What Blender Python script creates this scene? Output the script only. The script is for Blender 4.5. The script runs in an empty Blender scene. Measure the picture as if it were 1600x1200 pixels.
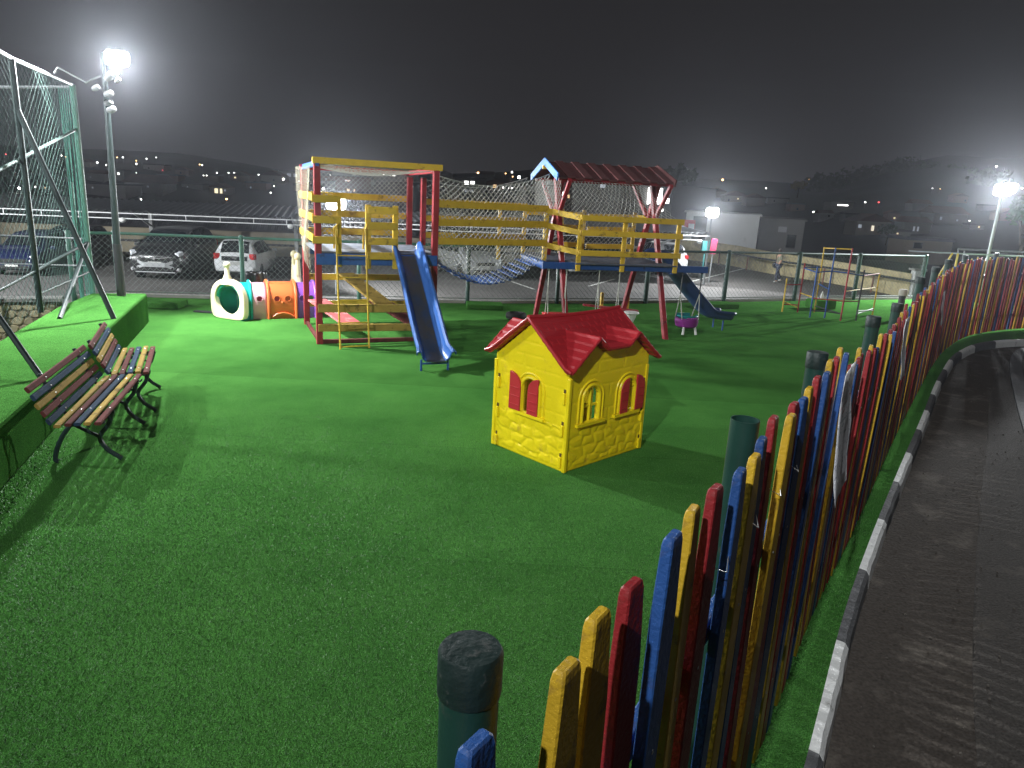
import bpy, bmesh, math, random
import numpy as np
from mathutils import Matrix, Vector, noise as mnoise
random.seed(7); rng = np.random.default_rng(7)
SC = bpy.context.scene
COL = SC.collection
R = math.radians

# ------------------------------------------------------------------ camera
F = 1130.0; CAMH = 2.2
PITCH = math.atan(300 / F); ROLL = math.atan(.053)
fw = Vector((0, math.cos(PITCH), -math.sin(PITCH)))
_u0 = Vector((0, math.sin(PITCH), math.cos(PITCH))); _r0 = Vector((1, 0, 0))
cr = math.cos(ROLL) * _r0 + math.sin(ROLL) * _u0
cu = -math.sin(ROLL) * _r0 + math.cos(ROLL) * _u0
CAM = Vector((0, 0, CAMH))
cam_data = bpy.data.cameras.new('camera')
cam = bpy.data.objects.new('camera', cam_data); COL.objects.link(cam)
m3 = Matrix((cr, cu, -fw)).transposed()
cam.matrix_world = Matrix.Translation(CAM) @ m3.to_4x4()
cam_data.sensor_width = 36; cam_data.lens = 36 * F / 1600
cam_data.clip_start = .05; cam_data.clip_end = 3000
SC.camera = cam

# ------------------------------------------------------------------ night sky and exposure
world = bpy.data.worlds.new('World'); SC.world = world; world.use_nodes = True
wn = world.node_tree; wn.nodes.clear()
wo = wn.nodes.new('ShaderNodeOutputWorld'); wb = wn.nodes.new('ShaderNodeBackground')
wb.inputs['Strength'].default_value = 1.0
_tc = wn.nodes.new('ShaderNodeTexCoord'); _sp = wn.nodes.new('ShaderNodeSeparateXYZ'); _rp = wn.nodes.new('ShaderNodeValToRGB')   # light-polluted sky, greyer toward the horizon all round
_e = _rp.color_ramp.elements; _e[0].position = 0; _e[0].color = (.027, .0258, .0275, 1); _e[1].position = .62; _e[1].color = (.0062, .0058, .0072, 1)
wn.links.new(_tc.outputs['Generated'], _sp.inputs[0]); wn.links.new(_sp.outputs['Z'], _rp.inputs['Fac']); wn.links.new(_rp.outputs['Color'], wb.inputs['Color'])
wn.links.new(wb.outputs[0], wo.inputs[0])
SC.view_settings.view_transform = 'Standard'; SC.view_settings.look = 'None'
SC.view_settings.exposure = 0.0; SC.view_settings.gamma = 1; SC.view_settings.use_curve_mapping = False
SC.cycles.use_denoising = True
SC.cycles.max_bounces = 6; SC.cycles.diffuse_bounces = 3; SC.cycles.glossy_bounces = 3
SC.cycles.volume_bounces = 0; SC.cycles.transparent_max_bounces = 6
SC.cycles.sample_clamp_indirect = 4; SC.cycles.caustics_reflective = False; SC.cycles.caustics_refractive = False
P_POLE, P_BEHIND, P_PARK, P_ROAD, P_COURT, P_LOT, P_REAR = 2700, 4500, 3800, 4300, 1800, 13000, 5000   # floodlight watts
HAZE = .0008

def ray(px, py): return fw + cr * ((px - 800) / F) + cu * ((600 - py) / F)
def at(px, py, z=0.0):
    d = ray(px, py); return CAM + d * ((z - CAMH) / d.z)
def atY(px, py, Y):
    d = ray(px, py); return CAM + d * (Y / d.y)
def proj(p):
    d = Vector(p) - CAM; w = max(d.dot(fw), .02)
    return 800 + F * d.dot(cr) / w, 600 - F * d.dot(cu) / w

# ------------------------------------------------------------------ materials
MATS = {}
def mat(name, col, rough=.6, var=.15, scale=8., bump=0., bscale=40., spec=.4, metal=0., coat=0., dirt=None, dscale=5., damt=.0, rnd=0.):
    if name in MATS: return MATS[name]
    m = bpy.data.materials.new(name); m.use_nodes = True; nt = m.node_tree; N = nt.nodes; L = nt.links
    b = N['Principled BSDF']
    b.inputs['Roughness'].default_value = rough; b.inputs['Specular IOR Level'].default_value = spec
    b.inputs['Metallic'].default_value = metal
    if coat: b.inputs['Coat Weight'].default_value = coat; b.inputs['Coat Roughness'].default_value = .08
    tc = N.new('ShaderNodeTexCoord')
    n = N.new('ShaderNodeTexNoise'); n.inputs['Scale'].default_value = scale; n.inputs['Detail'].default_value = 5
    L.new(tc.outputs['Object'], n.inputs['Vector'])
    mx = N.new('ShaderNodeMix'); mx.data_type = 'RGBA'
    lo = tuple(c * (1 - var) for c in col) + (1,); hi = tuple(min(1, c * (1 + var)) for c in col) + (1,)
    mx.inputs['A'].default_value = lo; mx.inputs['B'].default_value = hi
    L.new(n.outputs['Fac'], mx.inputs['Factor'])
    out = mx.outputs['Result']
    if dirt:
        n2 = N.new('ShaderNodeTexNoise'); n2.inputs['Scale'].default_value = dscale; n2.inputs['Detail'].default_value = 8; n2.inputs['Roughness'].default_value = .7
        L.new(tc.outputs['Object'], n2.inputs['Vector'])
        rp = N.new('ShaderNodeValToRGB'); rp.color_ramp.elements[0].position = .62 - damt * .4; rp.color_ramp.elements[1].position = .74 - damt * .4
        L.new(n2.outputs['Fac'], rp.inputs['Fac'])
        mx2 = N.new('ShaderNodeMix'); mx2.data_type = 'RGBA'; mx2.inputs['B'].default_value = tuple(dirt) + (1,)
        L.new(out, mx2.inputs['A']); L.new(rp.outputs['Color'], mx2.inputs['Factor']); out = mx2.outputs['Result']
    if rnd:
        oi = N.new('ShaderNodeObjectInfo'); hv = N.new('ShaderNodeHueSaturation')
        mr = N.new('ShaderNodeMapRange'); mr.inputs['To Min'].default_value = 1 - rnd; mr.inputs['To Max'].default_value = 1 + rnd
        L.new(oi.outputs['Random'], mr.inputs['Value']); L.new(mr.outputs[0], hv.inputs['Value']); L.new(out, hv.inputs['Color']); out = hv.outputs['Color']
    L.new(out, b.inputs['Base Color'])
    if bump:
        nb = N.new('ShaderNodeTexNoise'); nb.inputs['Scale'].default_value = bscale; nb.inputs['Detail'].default_value = 6
        L.new(tc.outputs['Object'], nb.inputs['Vector'])
        bp = N.new('ShaderNodeBump'); bp.inputs['Strength'].default_value = bump; bp.inputs['Distance'].default_value = .012
        L.new(nb.outputs['Fac'], bp.inputs['Height']); L.new(bp.outputs['Normal'], b.inputs['Normal'])
    MATS[name] = m; return m
def emit(name, col, s, sample=False):
    if name in MATS: return MATS[name]
    m = bpy.data.materials.new(name); m.use_nodes = True; nt = m.node_tree
    b = nt.nodes['Principled BSDF']; b.inputs['Base Color'].default_value = (.3, .3, .3, 1)
    b.inputs['Emission Color'].default_value = tuple(col) + (1,); b.inputs['Emission Strength'].default_value = s
    if not sample: m.cycles.emission_sampling = 'NONE'
    MATS[name] = m; return m

YEL = mat('yellow_paint', (.62, .40, .035), .5, .18, 9, .25, 60, dirt=(.16, .10, .03), dscale=7, damt=.12, rnd=.12)
RED = mat('red_paint', (.30, .022, .030), .5, .2, 9, .25, 60, dirt=(.09, .02, .02), dscale=7, damt=.12, rnd=.15)
BLU = mat('blue_paint', (.022, .085, .30), .5, .2, 9, .25, 60, dirt=(.02, .03, .08), dscale=7, damt=.12, rnd=.15)
LBL = mat('light_blue_paint', (.07, .22, .56), .5, .15, 9)
WYEL = mat('worn_yellow_paint', (.33, .225, .055), .85, .25, 12, .3, 50, spec=.06, dirt=(.12, .085, .03), dscale=9, damt=.22, rnd=.12)
WRED = mat('worn_red_paint', (.115, .033, .029), .85, .25, 12, .3, 50, spec=.06, dirt=(.07, .03, .025), dscale=10, damt=.25, rnd=.12)
WBLU = mat('worn_blue_paint', (.028, .052, .092), .85, .25, 12, .3, 50, spec=.06, dirt=(.03, .045, .055), dscale=10, damt=.25, rnd=.12)
PYEL = mat('picket_yellow', (.60, .37, .025), .5, .22, 7, .35, 90, spec=.3, dirt=(.20, .115, .04), dscale=9, damt=.16, rnd=.18)
PRED = mat('picket_red', (.27, .020, .024), .5, .25, 7, .35, 90, spec=.3, dirt=(.12, .03, .025), dscale=9, damt=.16, rnd=.22)
PBLU = mat('picket_blue', (.020, .072, .24), .5, .25, 7, .35, 90, spec=.3, dirt=(.04, .05, .10), dscale=9, damt=.16, rnd=.2)
GRN = mat('green_pipe_paint', (.012, .045, .035), .42, .25, 10, .1, 60, dirt=(.05, .06, .05), dscale=14, damt=.05)
GRN2 = mat('green_pipe_pale', (.07, .20, .15), .5, .2, 10)
PIPE = mat('dark_green_pipe', (.014, .028, .026), .5, .25, 10)
GALV = mat('galvanised_steel', (.38, .40, .41), .45, .2, 12, metal=.5)
WIRE = mat('chain_wire', (.20, .24, .22), .5, .1, 5)
NETW = mat('white_net_cord', (.40, .40, .37), .8, .2, 5)
NETG = mat('green_net_cord', (.045, .095, .080), .8, .2, 5)
ROPE = mat('grey_rope', (.42, .42, .38), .85, .2, 30)
IRON = mat('cast_iron', (.015, .03, .032), .4, .3, 20, .2, 60)
ZINC = mat('zinc_bolt', (.55, .55, .53), .35, .1, 20, metal=.8)
PLY = mat('playhouse_yellow', (.84, .66, .010), .36, .06, 5, .12, 30, spec=.5, dirt=(.66, .48, .03), dscale=6, damt=.10)
PLR = mat('playhouse_red', (.38, .018, .025), .42, .1, 6, .12, 30, spec=.5)
PLS = mat('shutter_red', (.46, .028, .036), .36, .08, 6, .1, 30, spec=.5)
SLB = mat('slide_blue', (.03, .11, .36), .33, .2, 5, .1, 30, spec=.5, dirt=(.05, .055, .065), dscale=3, damt=.12)
SLD = mat('slide_worn_bed', (.045, .05, .06), .4, .35, 4, .1, 30, spec=.5)
SLB2 = mat('slide_navy', (.020, .045, .14), .35, .2, 5, spec=.5)
ASPH = mat('asphalt', (.080, .071, .064), .9, .75, 75, 1., 55, spec=.15, dirt=(.125, .11, .095), dscale=2.6, damt=.16)
GUTT = mat('broken_gutter', (.074, .062, .053), .92, .75, 60, 1., 38, spec=.12, dirt=(.15, .13, .11), dscale=2.8, damt=.2)
PARK = mat('parking_asphalt', (.095, .089, .085), .85, .35, .8, .5, 20, spec=.3, dirt=(.14, .13, .12), dscale=.35, damt=.1)
KERW = mat('kerb_white', (.82, .82, .80), .7, .08, 10, .5, 40, dirt=(.30, .29, .27), dscale=9, damt=.10)
KERG = mat('kerb_grey', (.10, .10, .105), .8, .3, 10, .8, 40, dirt=(.12, .11, .10), dscale=6, damt=.1)
CONC = mat('concrete', (.30, .29, .27), .8, .25, 4, .5, 30)
BEIG = mat('beige_render', (.36, .31, .22), .85, .25, 1.5, .4, 10)
STON = mat('cream_stone', (.52, .45, .29), .85, .35, 6, .6, 25, rnd=.2)
JOIN = mat('dark_joint', (.22, .19, .13), .9, .3, 8)
DARK = mat('dark_metal', (.035, .035, .038), .5, .3, 6)
ROOFM = mat('metal_roof', (.20, .21, .22), .45, .2, 2, metal=.3)
WHTB = mat('white_wall', (.56, .57, .55), .8, .15, 1, dirt=(.40, .40, .37), dscale=.5, damt=.1)
GREYB = mat('grey_wall', (.16, .155, .15), .85, .25, .6)
BLK = mat('black_rubber', (.012, .012, .012), .8, .2, 20)
GLASS = mat('dark_glass', (.01, .012, .015), .08, .1, 5, spec=.7)
PAPER = mat('white_paper', (.74, .75, .77), .6, .08, 10)

# ------------------------------------------------------------------ mesh helpers
WM = {}
def wm(o): return WM.get(o.name, Matrix.Identity(4)) if o else Matrix.Identity(4)
class MB:
    def __init__(s): s.v = []; s.f = []; s.mi = []; s.cur = 0
    def add(s, vs, fs):
        o = len(s.v); s.v.extend(Vector(v) for v in vs); s.f.extend([tuple(i + o for i in f) for f in fs]); s.mi.extend([s.cur] * len(fs)); return s
    def box(s, c, size, rot=None):
        hx, hy, hz = (d / 2 for d in size); c = Vector(c)
        pts = [Vector((x, y, z)) for x in (-hx, hx) for y in (-hy, hy) for z in (-hz, hz)]
        if rot: pts = [rot @ p for p in pts]
        return s.add([p + c for p in pts], [(0, 1, 3, 2), (4, 6, 7, 5), (0, 4, 5, 1), (2, 3, 7, 6), (0, 2, 6, 4), (1, 5, 7, 3)])
    def beam(s, a, b, w, h, up=(0, 0, 1), ch=0.):
        """a bar from a to b, w wide sideways and h along up, with chamfered long edges"""
        a = Vector(a); b = Vector(b); d = (b - a).normalized(); up = Vector(up)
        side = d.cross(up)
        if side.length < 1e-4: side = d.cross(Vector((0, 1, 0)))
        side.normalize(); up = side.cross(d).normalized()
        c = ch or min(w, h) * .12
        x, y = w / 2, h / 2
        pr = [(-x + c, -y), (x - c, -y), (x, -y + c), (x, y - c), (x - c, y), (-x + c, y), (-x, y - c), (-x, -y + c)]
        vs = [a + side * p + up * q for p, q in pr] + [b + side * p + up * q for p, q in pr]
        fs = [tuple(range(7, -1, -1)), tuple(range(8, 16))] + [(i, (i + 1) % 8, 8 + (i + 1) % 8, 8 + i) for i in range(8)]
        return s.add(vs, fs)
    def tube(s, pts, r, n=8, cap=True):
        pts = [Vector(p) for p in pts]; k = len(pts); rs = r if isinstance(r, (list, tuple)) else [r] * k
        t0 = (pts[1] - pts[0]).normalized(); a = t0.orthogonal().normalized(); vs = []
        for i, p in enumerate(pts):
            t = (pts[min(i + 1, k - 1)] - pts[max(i - 1, 0)]).normalized()
            a = (a - t * a.dot(t)); a = a.normalized() if a.length > 1e-6 else t.orthogonal().normalized(); b = t.cross(a)
            vs += [p + (a * math.cos(2 * math.pi * j / n) + b * math.sin(2 * math.pi * j / n)) * rs[i] for j in range(n)]
        fs = [(i * n + j, i * n + (j + 1) % n, (i + 1) * n + (j + 1) % n, (i + 1) * n + j) for i in range(k - 1) for j in range(n)]
        if cap: fs += [tuple(range(n - 1, -1, -1)), tuple(range((k - 1) * n, k * n))]
        return s.add(vs, fs)
    def lathe(s, prof, c=(0, 0, 0), n=20, ax=None):
        c = Vector(c); vs = []
        for r, z in prof:
            for j in range(n):
                p = Vector((r * math.cos(2 * math.pi * j / n), r * math.sin(2 * math.pi * j / n), z))
                vs.append(c + (ax @ p if ax else p))
        k = len(prof); fs = [(i * n + j, i * n + (j + 1) % n, (i + 1) * n + (j + 1) % n, (i + 1) * n + j) for i in range(k - 1) for j in range(n)]
        fs += [tuple(range(n - 1, -1, -1)), tuple(range((k - 1) * n, k * n))]
        return s.add(vs, fs)
    def squarish(s, f=1.22):
        """push the points of a lathe about the local axis out to a rounded square (call before placing)"""
        for i, p in enumerate(s.v):
            r = math.hypot(p.x, p.y)
            if r > 1e-5:
                c, q = abs(p.x / r), abs(p.y / r); k = (c ** 5 + q ** 5) ** (-.2); s.v[i] = Vector((p.x * k * f * .9, p.y * k * .9 / f * 1.1, p.z))
        return s
    def place(s, o, q): s.v = [o + q @ p for p in s.v]; return s
    def prism(s, poly, o, ex, ey, depth):
        """polygon in the plane (ex, ey) at o, extruded along ex x ey by depth"""
        o = Vector(o); ex = Vector(ex); ey = Vector(ey); nz = ex.cross(ey).normalized() * depth; n = len(poly)
        vs = [o + ex * x + ey * y for x, y in poly] + [o + ex * x + ey * y + nz for x, y in poly]
        return s.add(vs, [tuple(range(n - 1, -1, -1)), tuple(range(n, 2 * n))] + [(i, (i + 1) % n, n + (i + 1) % n, n + i) for i in range(n)])
    def ball(s, c, r, n=10, sc=(1, 1, 1)):
        c = Vector(c); k = max(4, n // 2); vs = []; fs = []
        for i in range(k + 1):
            th = math.pi * i / k
            for j in range(n):
                ph = 2 * math.pi * j / n
                vs.append(c + Vector((r * sc[0] * math.sin(th) * math.cos(ph), r * sc[1] * math.sin(th) * math.sin(ph), r * sc[2] * math.cos(th))))
        fs = [(i * n + j, (i + 1) * n + j, (i + 1) * n + (j + 1) % n, i * n + (j + 1) % n) for i in range(k) for j in range(n)]
        return s.add(vs, fs)
    def build(s, name, m, parent=None, smooth=False, local=False, bevel=0.):
        me = bpy.data.meshes.new(name)
        inv = Matrix.Identity(4) if (local or not parent) else wm(parent).inverted()
        me.from_pydata([inv @ v for v in s.v] if parent and not local else s.v, [], s.f)
        ms = m if isinstance(m, (list, tuple)) else [m]
        for q in ms: me.materials.append(q)
        if len(ms) > 1: me.polygons.foreach_set('material_index', s.mi)
        me.validate(); me.update()
        if smooth:
            me.polygons.foreach_set('use_smooth', [True] * len(me.polygons))
            try: me.set_sharp_from_angle(angle=R(40))
            except Exception: pass
        o = bpy.data.objects.new(name, me); COL.objects.link(o)
        if parent: o.parent = parent; WM[o.name] = wm(parent)
        if bevel:
            b = o.modifiers.new('bevel', 'BEVEL'); b.width = bevel; b.segments = 2; b.limit_method = 'ANGLE'
        return o
def tag(o, label=None, cat=None, group=None, kind=None):
    if label: o['label'] = label
    if cat: o['category'] = cat
    if group: o['group'] = group
    if kind: o['kind'] = kind
    return o
def thing(name, label, cat, loc=(0, 0, 0), rz=0., group=None):
    o = bpy.data.objects.new(name, None); COL.objects.link(o); o.empty_display_size = .1
    o.location = loc; o.rotation_euler = (0, 0, rz)
    WM[o.name] = Matrix.Translation(Vector(loc)) @ Matrix.Rotation(rz, 4, 'Z')
    return tag(o, label, cat, group)
def copy_tree(o, loc, rz, label=None, skip=()):
    c = o.copy(); COL.objects.link(c); c.location = loc; c.rotation_euler = (0, 0, rz)
    if label: c['label'] = label
    for ch in o.children:
        d = ch.copy(); COL.objects.link(d); d.parent = c
        for g in ch.children:
            e = g.copy(); COL.objects.link(e); e.parent = d
    return c
def struct(name, mb, m, parent=None, **k): return tag(mb.build(name, m, parent, **k), kind='structure')
def spline(pts, n):
    pts = [Vector(p) for p in pts]; P = [2 * pts[0] - pts[1]] + pts + [2 * pts[-1] - pts[-2]]; out = []
    for i in range(1, len(P) - 2):
        for k in range(n):
            t = k / n; a, b, c, d = P[i - 1:i + 3]
            out.append(.5 * ((2 * b) + (c - a) * t + (2 * a - 5 * b + 4 * c - d) * t * t + (3 * b - a - 3 * c + d) * t ** 3))
    return out + [pts[-1]]
def even(poly, step):
    """points every step metres along a polyline, with tangents"""
    out = []; d = 0.; nxt = 0.
    for a, b in zip(poly, poly[1:]):
        L = (b - a).length
        while nxt <= d + L + 1e-9 and L > 0:
            out.append((a + (b - a) * ((nxt - d) / L), (b - a).normalized())); nxt += step
        d += L
    return out
def at_len(poly, s):
    d = 0.
    for a, b in zip(poly, poly[1:]):
        L = (b - a).length
        if d + L >= s: return a + (b - a) * ((s - d) / L), (b - a).normalized()
        d += L
    return poly[-1], (poly[-1] - poly[-2]).normalized()
def diamond(P, W, H, cell, r, mb, sag=0.):
    """two families of diagonal cords over the patch P(u, v) of size W x H"""
    step = cell; 
    for sgn in (1, -1):
        n = int((W + H) / step) + 1
        for i in range(n + 1):
            c = i * step; pts = []
            x0, x1 = max(0, c - H), min(W, c)
            if x1 - x0 < .02: continue
            k = max(1, int((x1 - x0) / .35)) if sag == 0 else max(2, int((x1 - x0) / .15))
            for j in range(k + 1):
                x = x0 + (x1 - x0) * j / k; y = c - x
                if sgn < 0: y = H - y
                pts.append(P(x / W, y / H))
            mb.tube(pts, r, 3, cap=False)
    return mb

# ------------------------------------------------------------------ floodlights
def floodlight_head(root, pos, aim, power, rad, spread=150, strength=25., blend=.35):
    """a round LED floodlight: finned housing, glowing lens and the lamp itself"""
    pos = Vector(pos); d = (Vector(aim) - pos).normalized(); q = d.to_track_quat('Z', 'Y').to_matrix()
    mb = MB(); mb.lathe([(rad * .55, -.13), (rad * .8, -.10), (rad * 1.06, -.03), (rad * 1.08, .012), (rad, .012), (rad, .0)], (0, 0, 0), 32)
    for k in range(8):
        a = k * math.pi / 4; mb.box((rad * .55 * math.cos(a), rad * .55 * math.sin(a), -.12), (rad * .4, .012, .07), Matrix.Rotation(a, 3, 'Z'))
    mb.squarish().place(pos, q); h = mb.build('lamp_housing', GALV, root, smooth=True)
    mb = MB(); mb.lathe([(.001, .012), (rad * .6, .011), (rad * .985, .004)], (0, 0, 0), 32); mb.squarish().place(pos, q)
    mb.build('lamp_lens', emit('flood_lens', (1, 1, 1.0), strength), h, smooth=True)
    ld = bpy.data.lights.new('lamp_light', 'SPOT'); ld.energy = power; ld.color = (.94, .98, 1.0); ld.spot_size = R(spread); ld.spot_blend = blend
    ld.shadow_soft_size = rad * .6
    lo = bpy.data.objects.new('lamp_light', ld); COL.objects.link(lo)
    lo.matrix_world = Matrix.Translation(pos + d * .09) @ d.to_track_quat('-Z', 'Y').to_matrix().to_4x4()
    return h

# ================================================================== SETTING
# kerb and picket fence lines in plan
FEN = spline([(-.62, -.30, 0), (.10, .90, 0), (1.11, 2.55, 0), (1.72, 3.57, 0), (2.43, 4.67, 0), (3.67, 6.64, 0), (5.0, 8.7, 0), (6.25, 10.6, 0), (7.36, 12.14, 0), (8.7, 13.65, 0), (10.47, 14.82, 0), (13, 15.75, 0), (16.5, 16.4, 0)], 12)
_k = [at(*q, -.0) for q in [(1270, 1180), (1325, 960), (1370, 830), (1410, 730), (1440, 660), (1470, 588), (1500, 550), (1560, 533)]]
KER = spline([_k[0] + (_k[0] - _k[1]) * 2.2, _k[0]] + _k[1:] + [Vector((11.4, 14.05, 0)), Vector((17, 15.4, 0))], 12)

# turf ground: everything left of the kerb, back to the retaining edge behind the chain-link fence
CHN = [(-7.75, 12.55, 0), (-7.2, 13.0, 0), (-5.09, 13.4, 0), (-3.04, 13.9, 0), (-.98, 14.38, 0), (.84, 15.03, 0), (2.8, 15.72, 0), (4.75, 16.62, 0), (6.7, 17.53, 0), (8.5, 18.35, 0), (10.6, 19.2, 0)]
CHN = [Vector(p) for p in CHN]
def turf_material():
    m = bpy.data.materials.new('artificial_turf'); m.use_nodes = True; nt = m.node_tree; N = nt.nodes; L = nt.links; b = N['Principled BSDF']
    b.inputs['Roughness'].default_value = .95; b.inputs['Specular IOR Level'].default_value = .0
    tc = N.new('ShaderNodeTexCoord')
    n1 = N.new('ShaderNodeTexNoise'); n1.inputs['Scale'].default_value = 1.1; n1.inputs['Detail'].default_value = 12; n1.inputs['Roughness'].default_value = .68
    n2 = N.new('ShaderNodeTexNoise'); n2.inputs['Scale'].default_value = 150; n2.inputs['Detail'].default_value = 3
    for n in (n1, n2): L.new(tc.outputs['Object'], n.inputs['Vector'])
    r1 = N.new('ShaderNodeValToRGB'); r1.color_ramp.elements[0].color = (.038, .132, .026, 1); r1.color_ramp.elements[1].color = (.068, .205, .042, 1)
    r1.color_ramp.elements[0].position = .3; r1.color_ramp.elements[1].position = .7
    L.new(n1.outputs['Fac'], r1.inputs['Fac'])
    r2 = N.new('ShaderNodeMapRange'); r2.inputs['From Min'].default_value = .3; r2.inputs['From Max'].default_value = .7; r2.inputs['To Min'].default_value = .35; r2.inputs['To Max'].default_value = 1.7
    L.new(n2.outputs['Fac'], r2.inputs['Value'])
    sx = N.new('ShaderNodeSeparateXYZ'); L.new(tc.outputs['Object'], sx.inputs[0])
    def mth(op, a, v): q = N.new('ShaderNodeMath'); q.operation = op; L.new(a, q.inputs[0]); q.inputs[1].default_value = v; return q.outputs[0]
    rl_ = mth('FLOOR', mth('DIVIDE', sx.outputs['Y'], 2.0), 0); wn1 = N.new('ShaderNodeTexWhiteNoise'); wn1.noise_dimensions = '1D'; L.new(rl_, wn1.inputs['W'])   # rolls laid side by side, each a shade apart
    band = mth('MULTIPLY_ADD', wn1.outputs['Value'], .16); N[-1].inputs[2].default_value = .92
    fr = mth('FRACT', mth('DIVIDE', sx.outputs['Y'], 2.0), 0); sm = N.new('ShaderNodeMapRange'); sm.inputs['From Min'].default_value = 0; sm.inputs['From Max'].default_value = .008; sm.inputs['To Min'].default_value = .62; L.new(fr, sm.inputs['Value'])
    m1 = N.new('ShaderNodeMath'); m1.operation = 'MULTIPLY'; L.new(band, m1.inputs[0]); L.new(r2.outputs[0], m1.inputs[1])
    m2 = N.new('ShaderNodeMath'); m2.operation = 'MULTIPLY'; L.new(m1.outputs[0], m2.inputs[0]); L.new(sm.outputs[0], m2.inputs[1])
    hv = N.new('ShaderNodeHueSaturation'); L.new(r1.outputs['Color'], hv.inputs['Color']); L.new(m2.outputs[0], hv.inputs['Value'])
    L.new(hv.outputs['Color'], b.inputs['Base Color'])
    bp = N.new('ShaderNodeBump'); bp.inputs['Strength'].default_value = .7; bp.inputs['Distance'].default_value = .012
    L.new(n2.outputs['Fac'], bp.inputs['Height']); L.new(bp.outputs['Normal'], b.inputs['Normal'])
    return m
TURF = turf_material()
mb = MB()
kl = [p for p in KER]
cut = [p for p in kl if p.x < 11.0]
_lf = [Vector((-4.6, -6, 0)), Vector((-4.6, 3.5, 0))][::-1]
_bk = [at(142, 458, .43), at(92, 478, .43), at(0, 531, .43)]
ring = [Vector((cut[0].x, -6, 0))] + cut + [Vector((17, 15.4, 0)), Vector((17, 19.6, 0))] + [Vector((p.x, p.y + .12, 0)) for p in reversed(CHN)] + [Vector((p.x + .15, p.y, 0)) for p in _bk] + _lf
n = len(ring)
mb.add(ring + [p + Vector((0, 0, -2.3)) for p in ring], [tuple(range(n))] + [(i, n + i, n + (i + 1) % n, (i + 1) % n) for i in range(n)])
struct('turf_ground', mb, TURF)
mb = MB(); mb.add([(-60, -20, -1.35), (-4.2, -20, -1.35), (-4.2, 12.5, -1.35), (-60, 12.5, -1.35)], [(0, 1, 2, 3)])
struct('court_ground', mb, mat('court_floor', (.10, .10, .095), .85, .3, 2, .4, 20))

# short blades over the near turf, thinning out with distance: one mass
NB = 520000
u = rng.random(NB)
yy = 1.0 + (7.5 - 1.0) * u ** 1.5
hw = .76 * (yy + .6) + .3
xx = (rng.random(NB) * 2 - 1) * hw
kx = np.array([p.x for p in KER]); ky = np.array([p.y for p in KER])
keep = (xx < np.interp(yy, ky, kx) - .02)
pl = np.interp(yy, [4.7, 10.8], [-3.62, -5.55])
keep &= xx > pl + .03
xx = xx[keep]; yy = yy[keep]; k = len(xx)
sz = .0016 + .00034 * yy
ang = rng.random(k) * 6.283; hh = (.005 + .0065 * rng.random(k)) * np.clip((8.2 - yy) / 4, .15, 1)
lean = .9 * hh; la = rng.random(k) * 6.283
V = np.zeros((k, 3, 3), np.float32)
V[:, 0, 0] = xx - np.cos(ang) * sz; V[:, 0, 1] = yy - np.sin(ang) * sz; V[:, 0, 2] = -.001
V[:, 1, 0] = xx + np.cos(ang) * sz; V[:, 1, 1] = yy + np.sin(ang) * sz; V[:, 1, 2] = -.001
V[:, 2, 0] = xx + np.cos(la) * lean; V[:, 2, 1] = yy + np.sin(la) * lean; V[:, 2, 2] = hh
me = bpy.data.meshes.new('turf_blades'); me.vertices.add(3 * k); me.vertices.foreach_set('co', V.ravel())
me.loops.add(3 * k); me.loops.foreach_set('vertex_index', np.arange(3 * k, dtype=np.int32))
me.polygons.add(k); me.polygons.foreach_set('loop_start', np.arange(0, 3 * k, 3, dtype=np.int32))
me.update(calc_edges=True)
def blade_material():
    m = bpy.data.materials.new('turf_fibre'); m.use_nodes = True; nt = m.node_tree; N = nt.nodes; L = nt.links; b = N['Principled BSDF']
    b.inputs['Roughness'].default_value = .55; b.inputs['Specular IOR Level'].default_value = .25
    g = N.new('ShaderNodeNewGeometry'); r = N.new('ShaderNodeValToRGB')
    r.color_ramp.elements[0].color = (.030, .124, .021, 1); r.color_ramp.elements[1].color = (.090, .252, .055, 1)
    vm = N.new('ShaderNodeVectorMath'); vm.operation = 'MULTIPLY_ADD'; vm.inputs[1].default_value = (.6, .6, .6); vm.inputs[2].default_value = (0, 0, 1)
    vn = N.new('ShaderNodeVectorMath'); vn.operation = 'NORMALIZE'; L.new(g.outputs['Normal'], vm.inputs[0]); L.new(vm.outputs[0], vn.inputs[0]); L.new(vn.outputs[0], b.inputs['Normal'])
    L.new(g.outputs['Random Per Island'], r.inputs['Fac']); L.new(r.outputs['Color'], b.inputs['Base Color'])
    return m
me.materials.append(blade_material())
tag(bpy.data.objects.new('turf_blades', me), kind='stuff'); COL.objects.link(bpy.data.objects['turf_blades'])

# raised turf bank on the left with a vertical face toward the lawn
B0 = at(0, 765); B1 = at(233, 502); bd = (B1 - B0).normalized(); B0 = B0 - bd * 6
BZ = .43
flat = lambda p: Vector((p.x, p.y, 0))
bank = [B0, B1, flat(at(142, 458, BZ)), flat(at(92, 478, BZ)), flat(at(0, 531, BZ)), Vector((-4.7, 4.0, 0)), B0 + Vector((-1.6, -.6, 0))]
mb = MB(); nb = len(bank)
mb.add([p + Vector((0, 0, -1.5)) for p in bank] + [p + Vector((0, 0, BZ)) for p in bank], [tuple(range(nb, 2 * nb))] + [(i, (i + 1) % nb, nb + (i + 1) % nb, nb + i) for i in range(nb)])
b = struct('raised_turf_bank', mb, TURF, bevel=.03)
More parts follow.
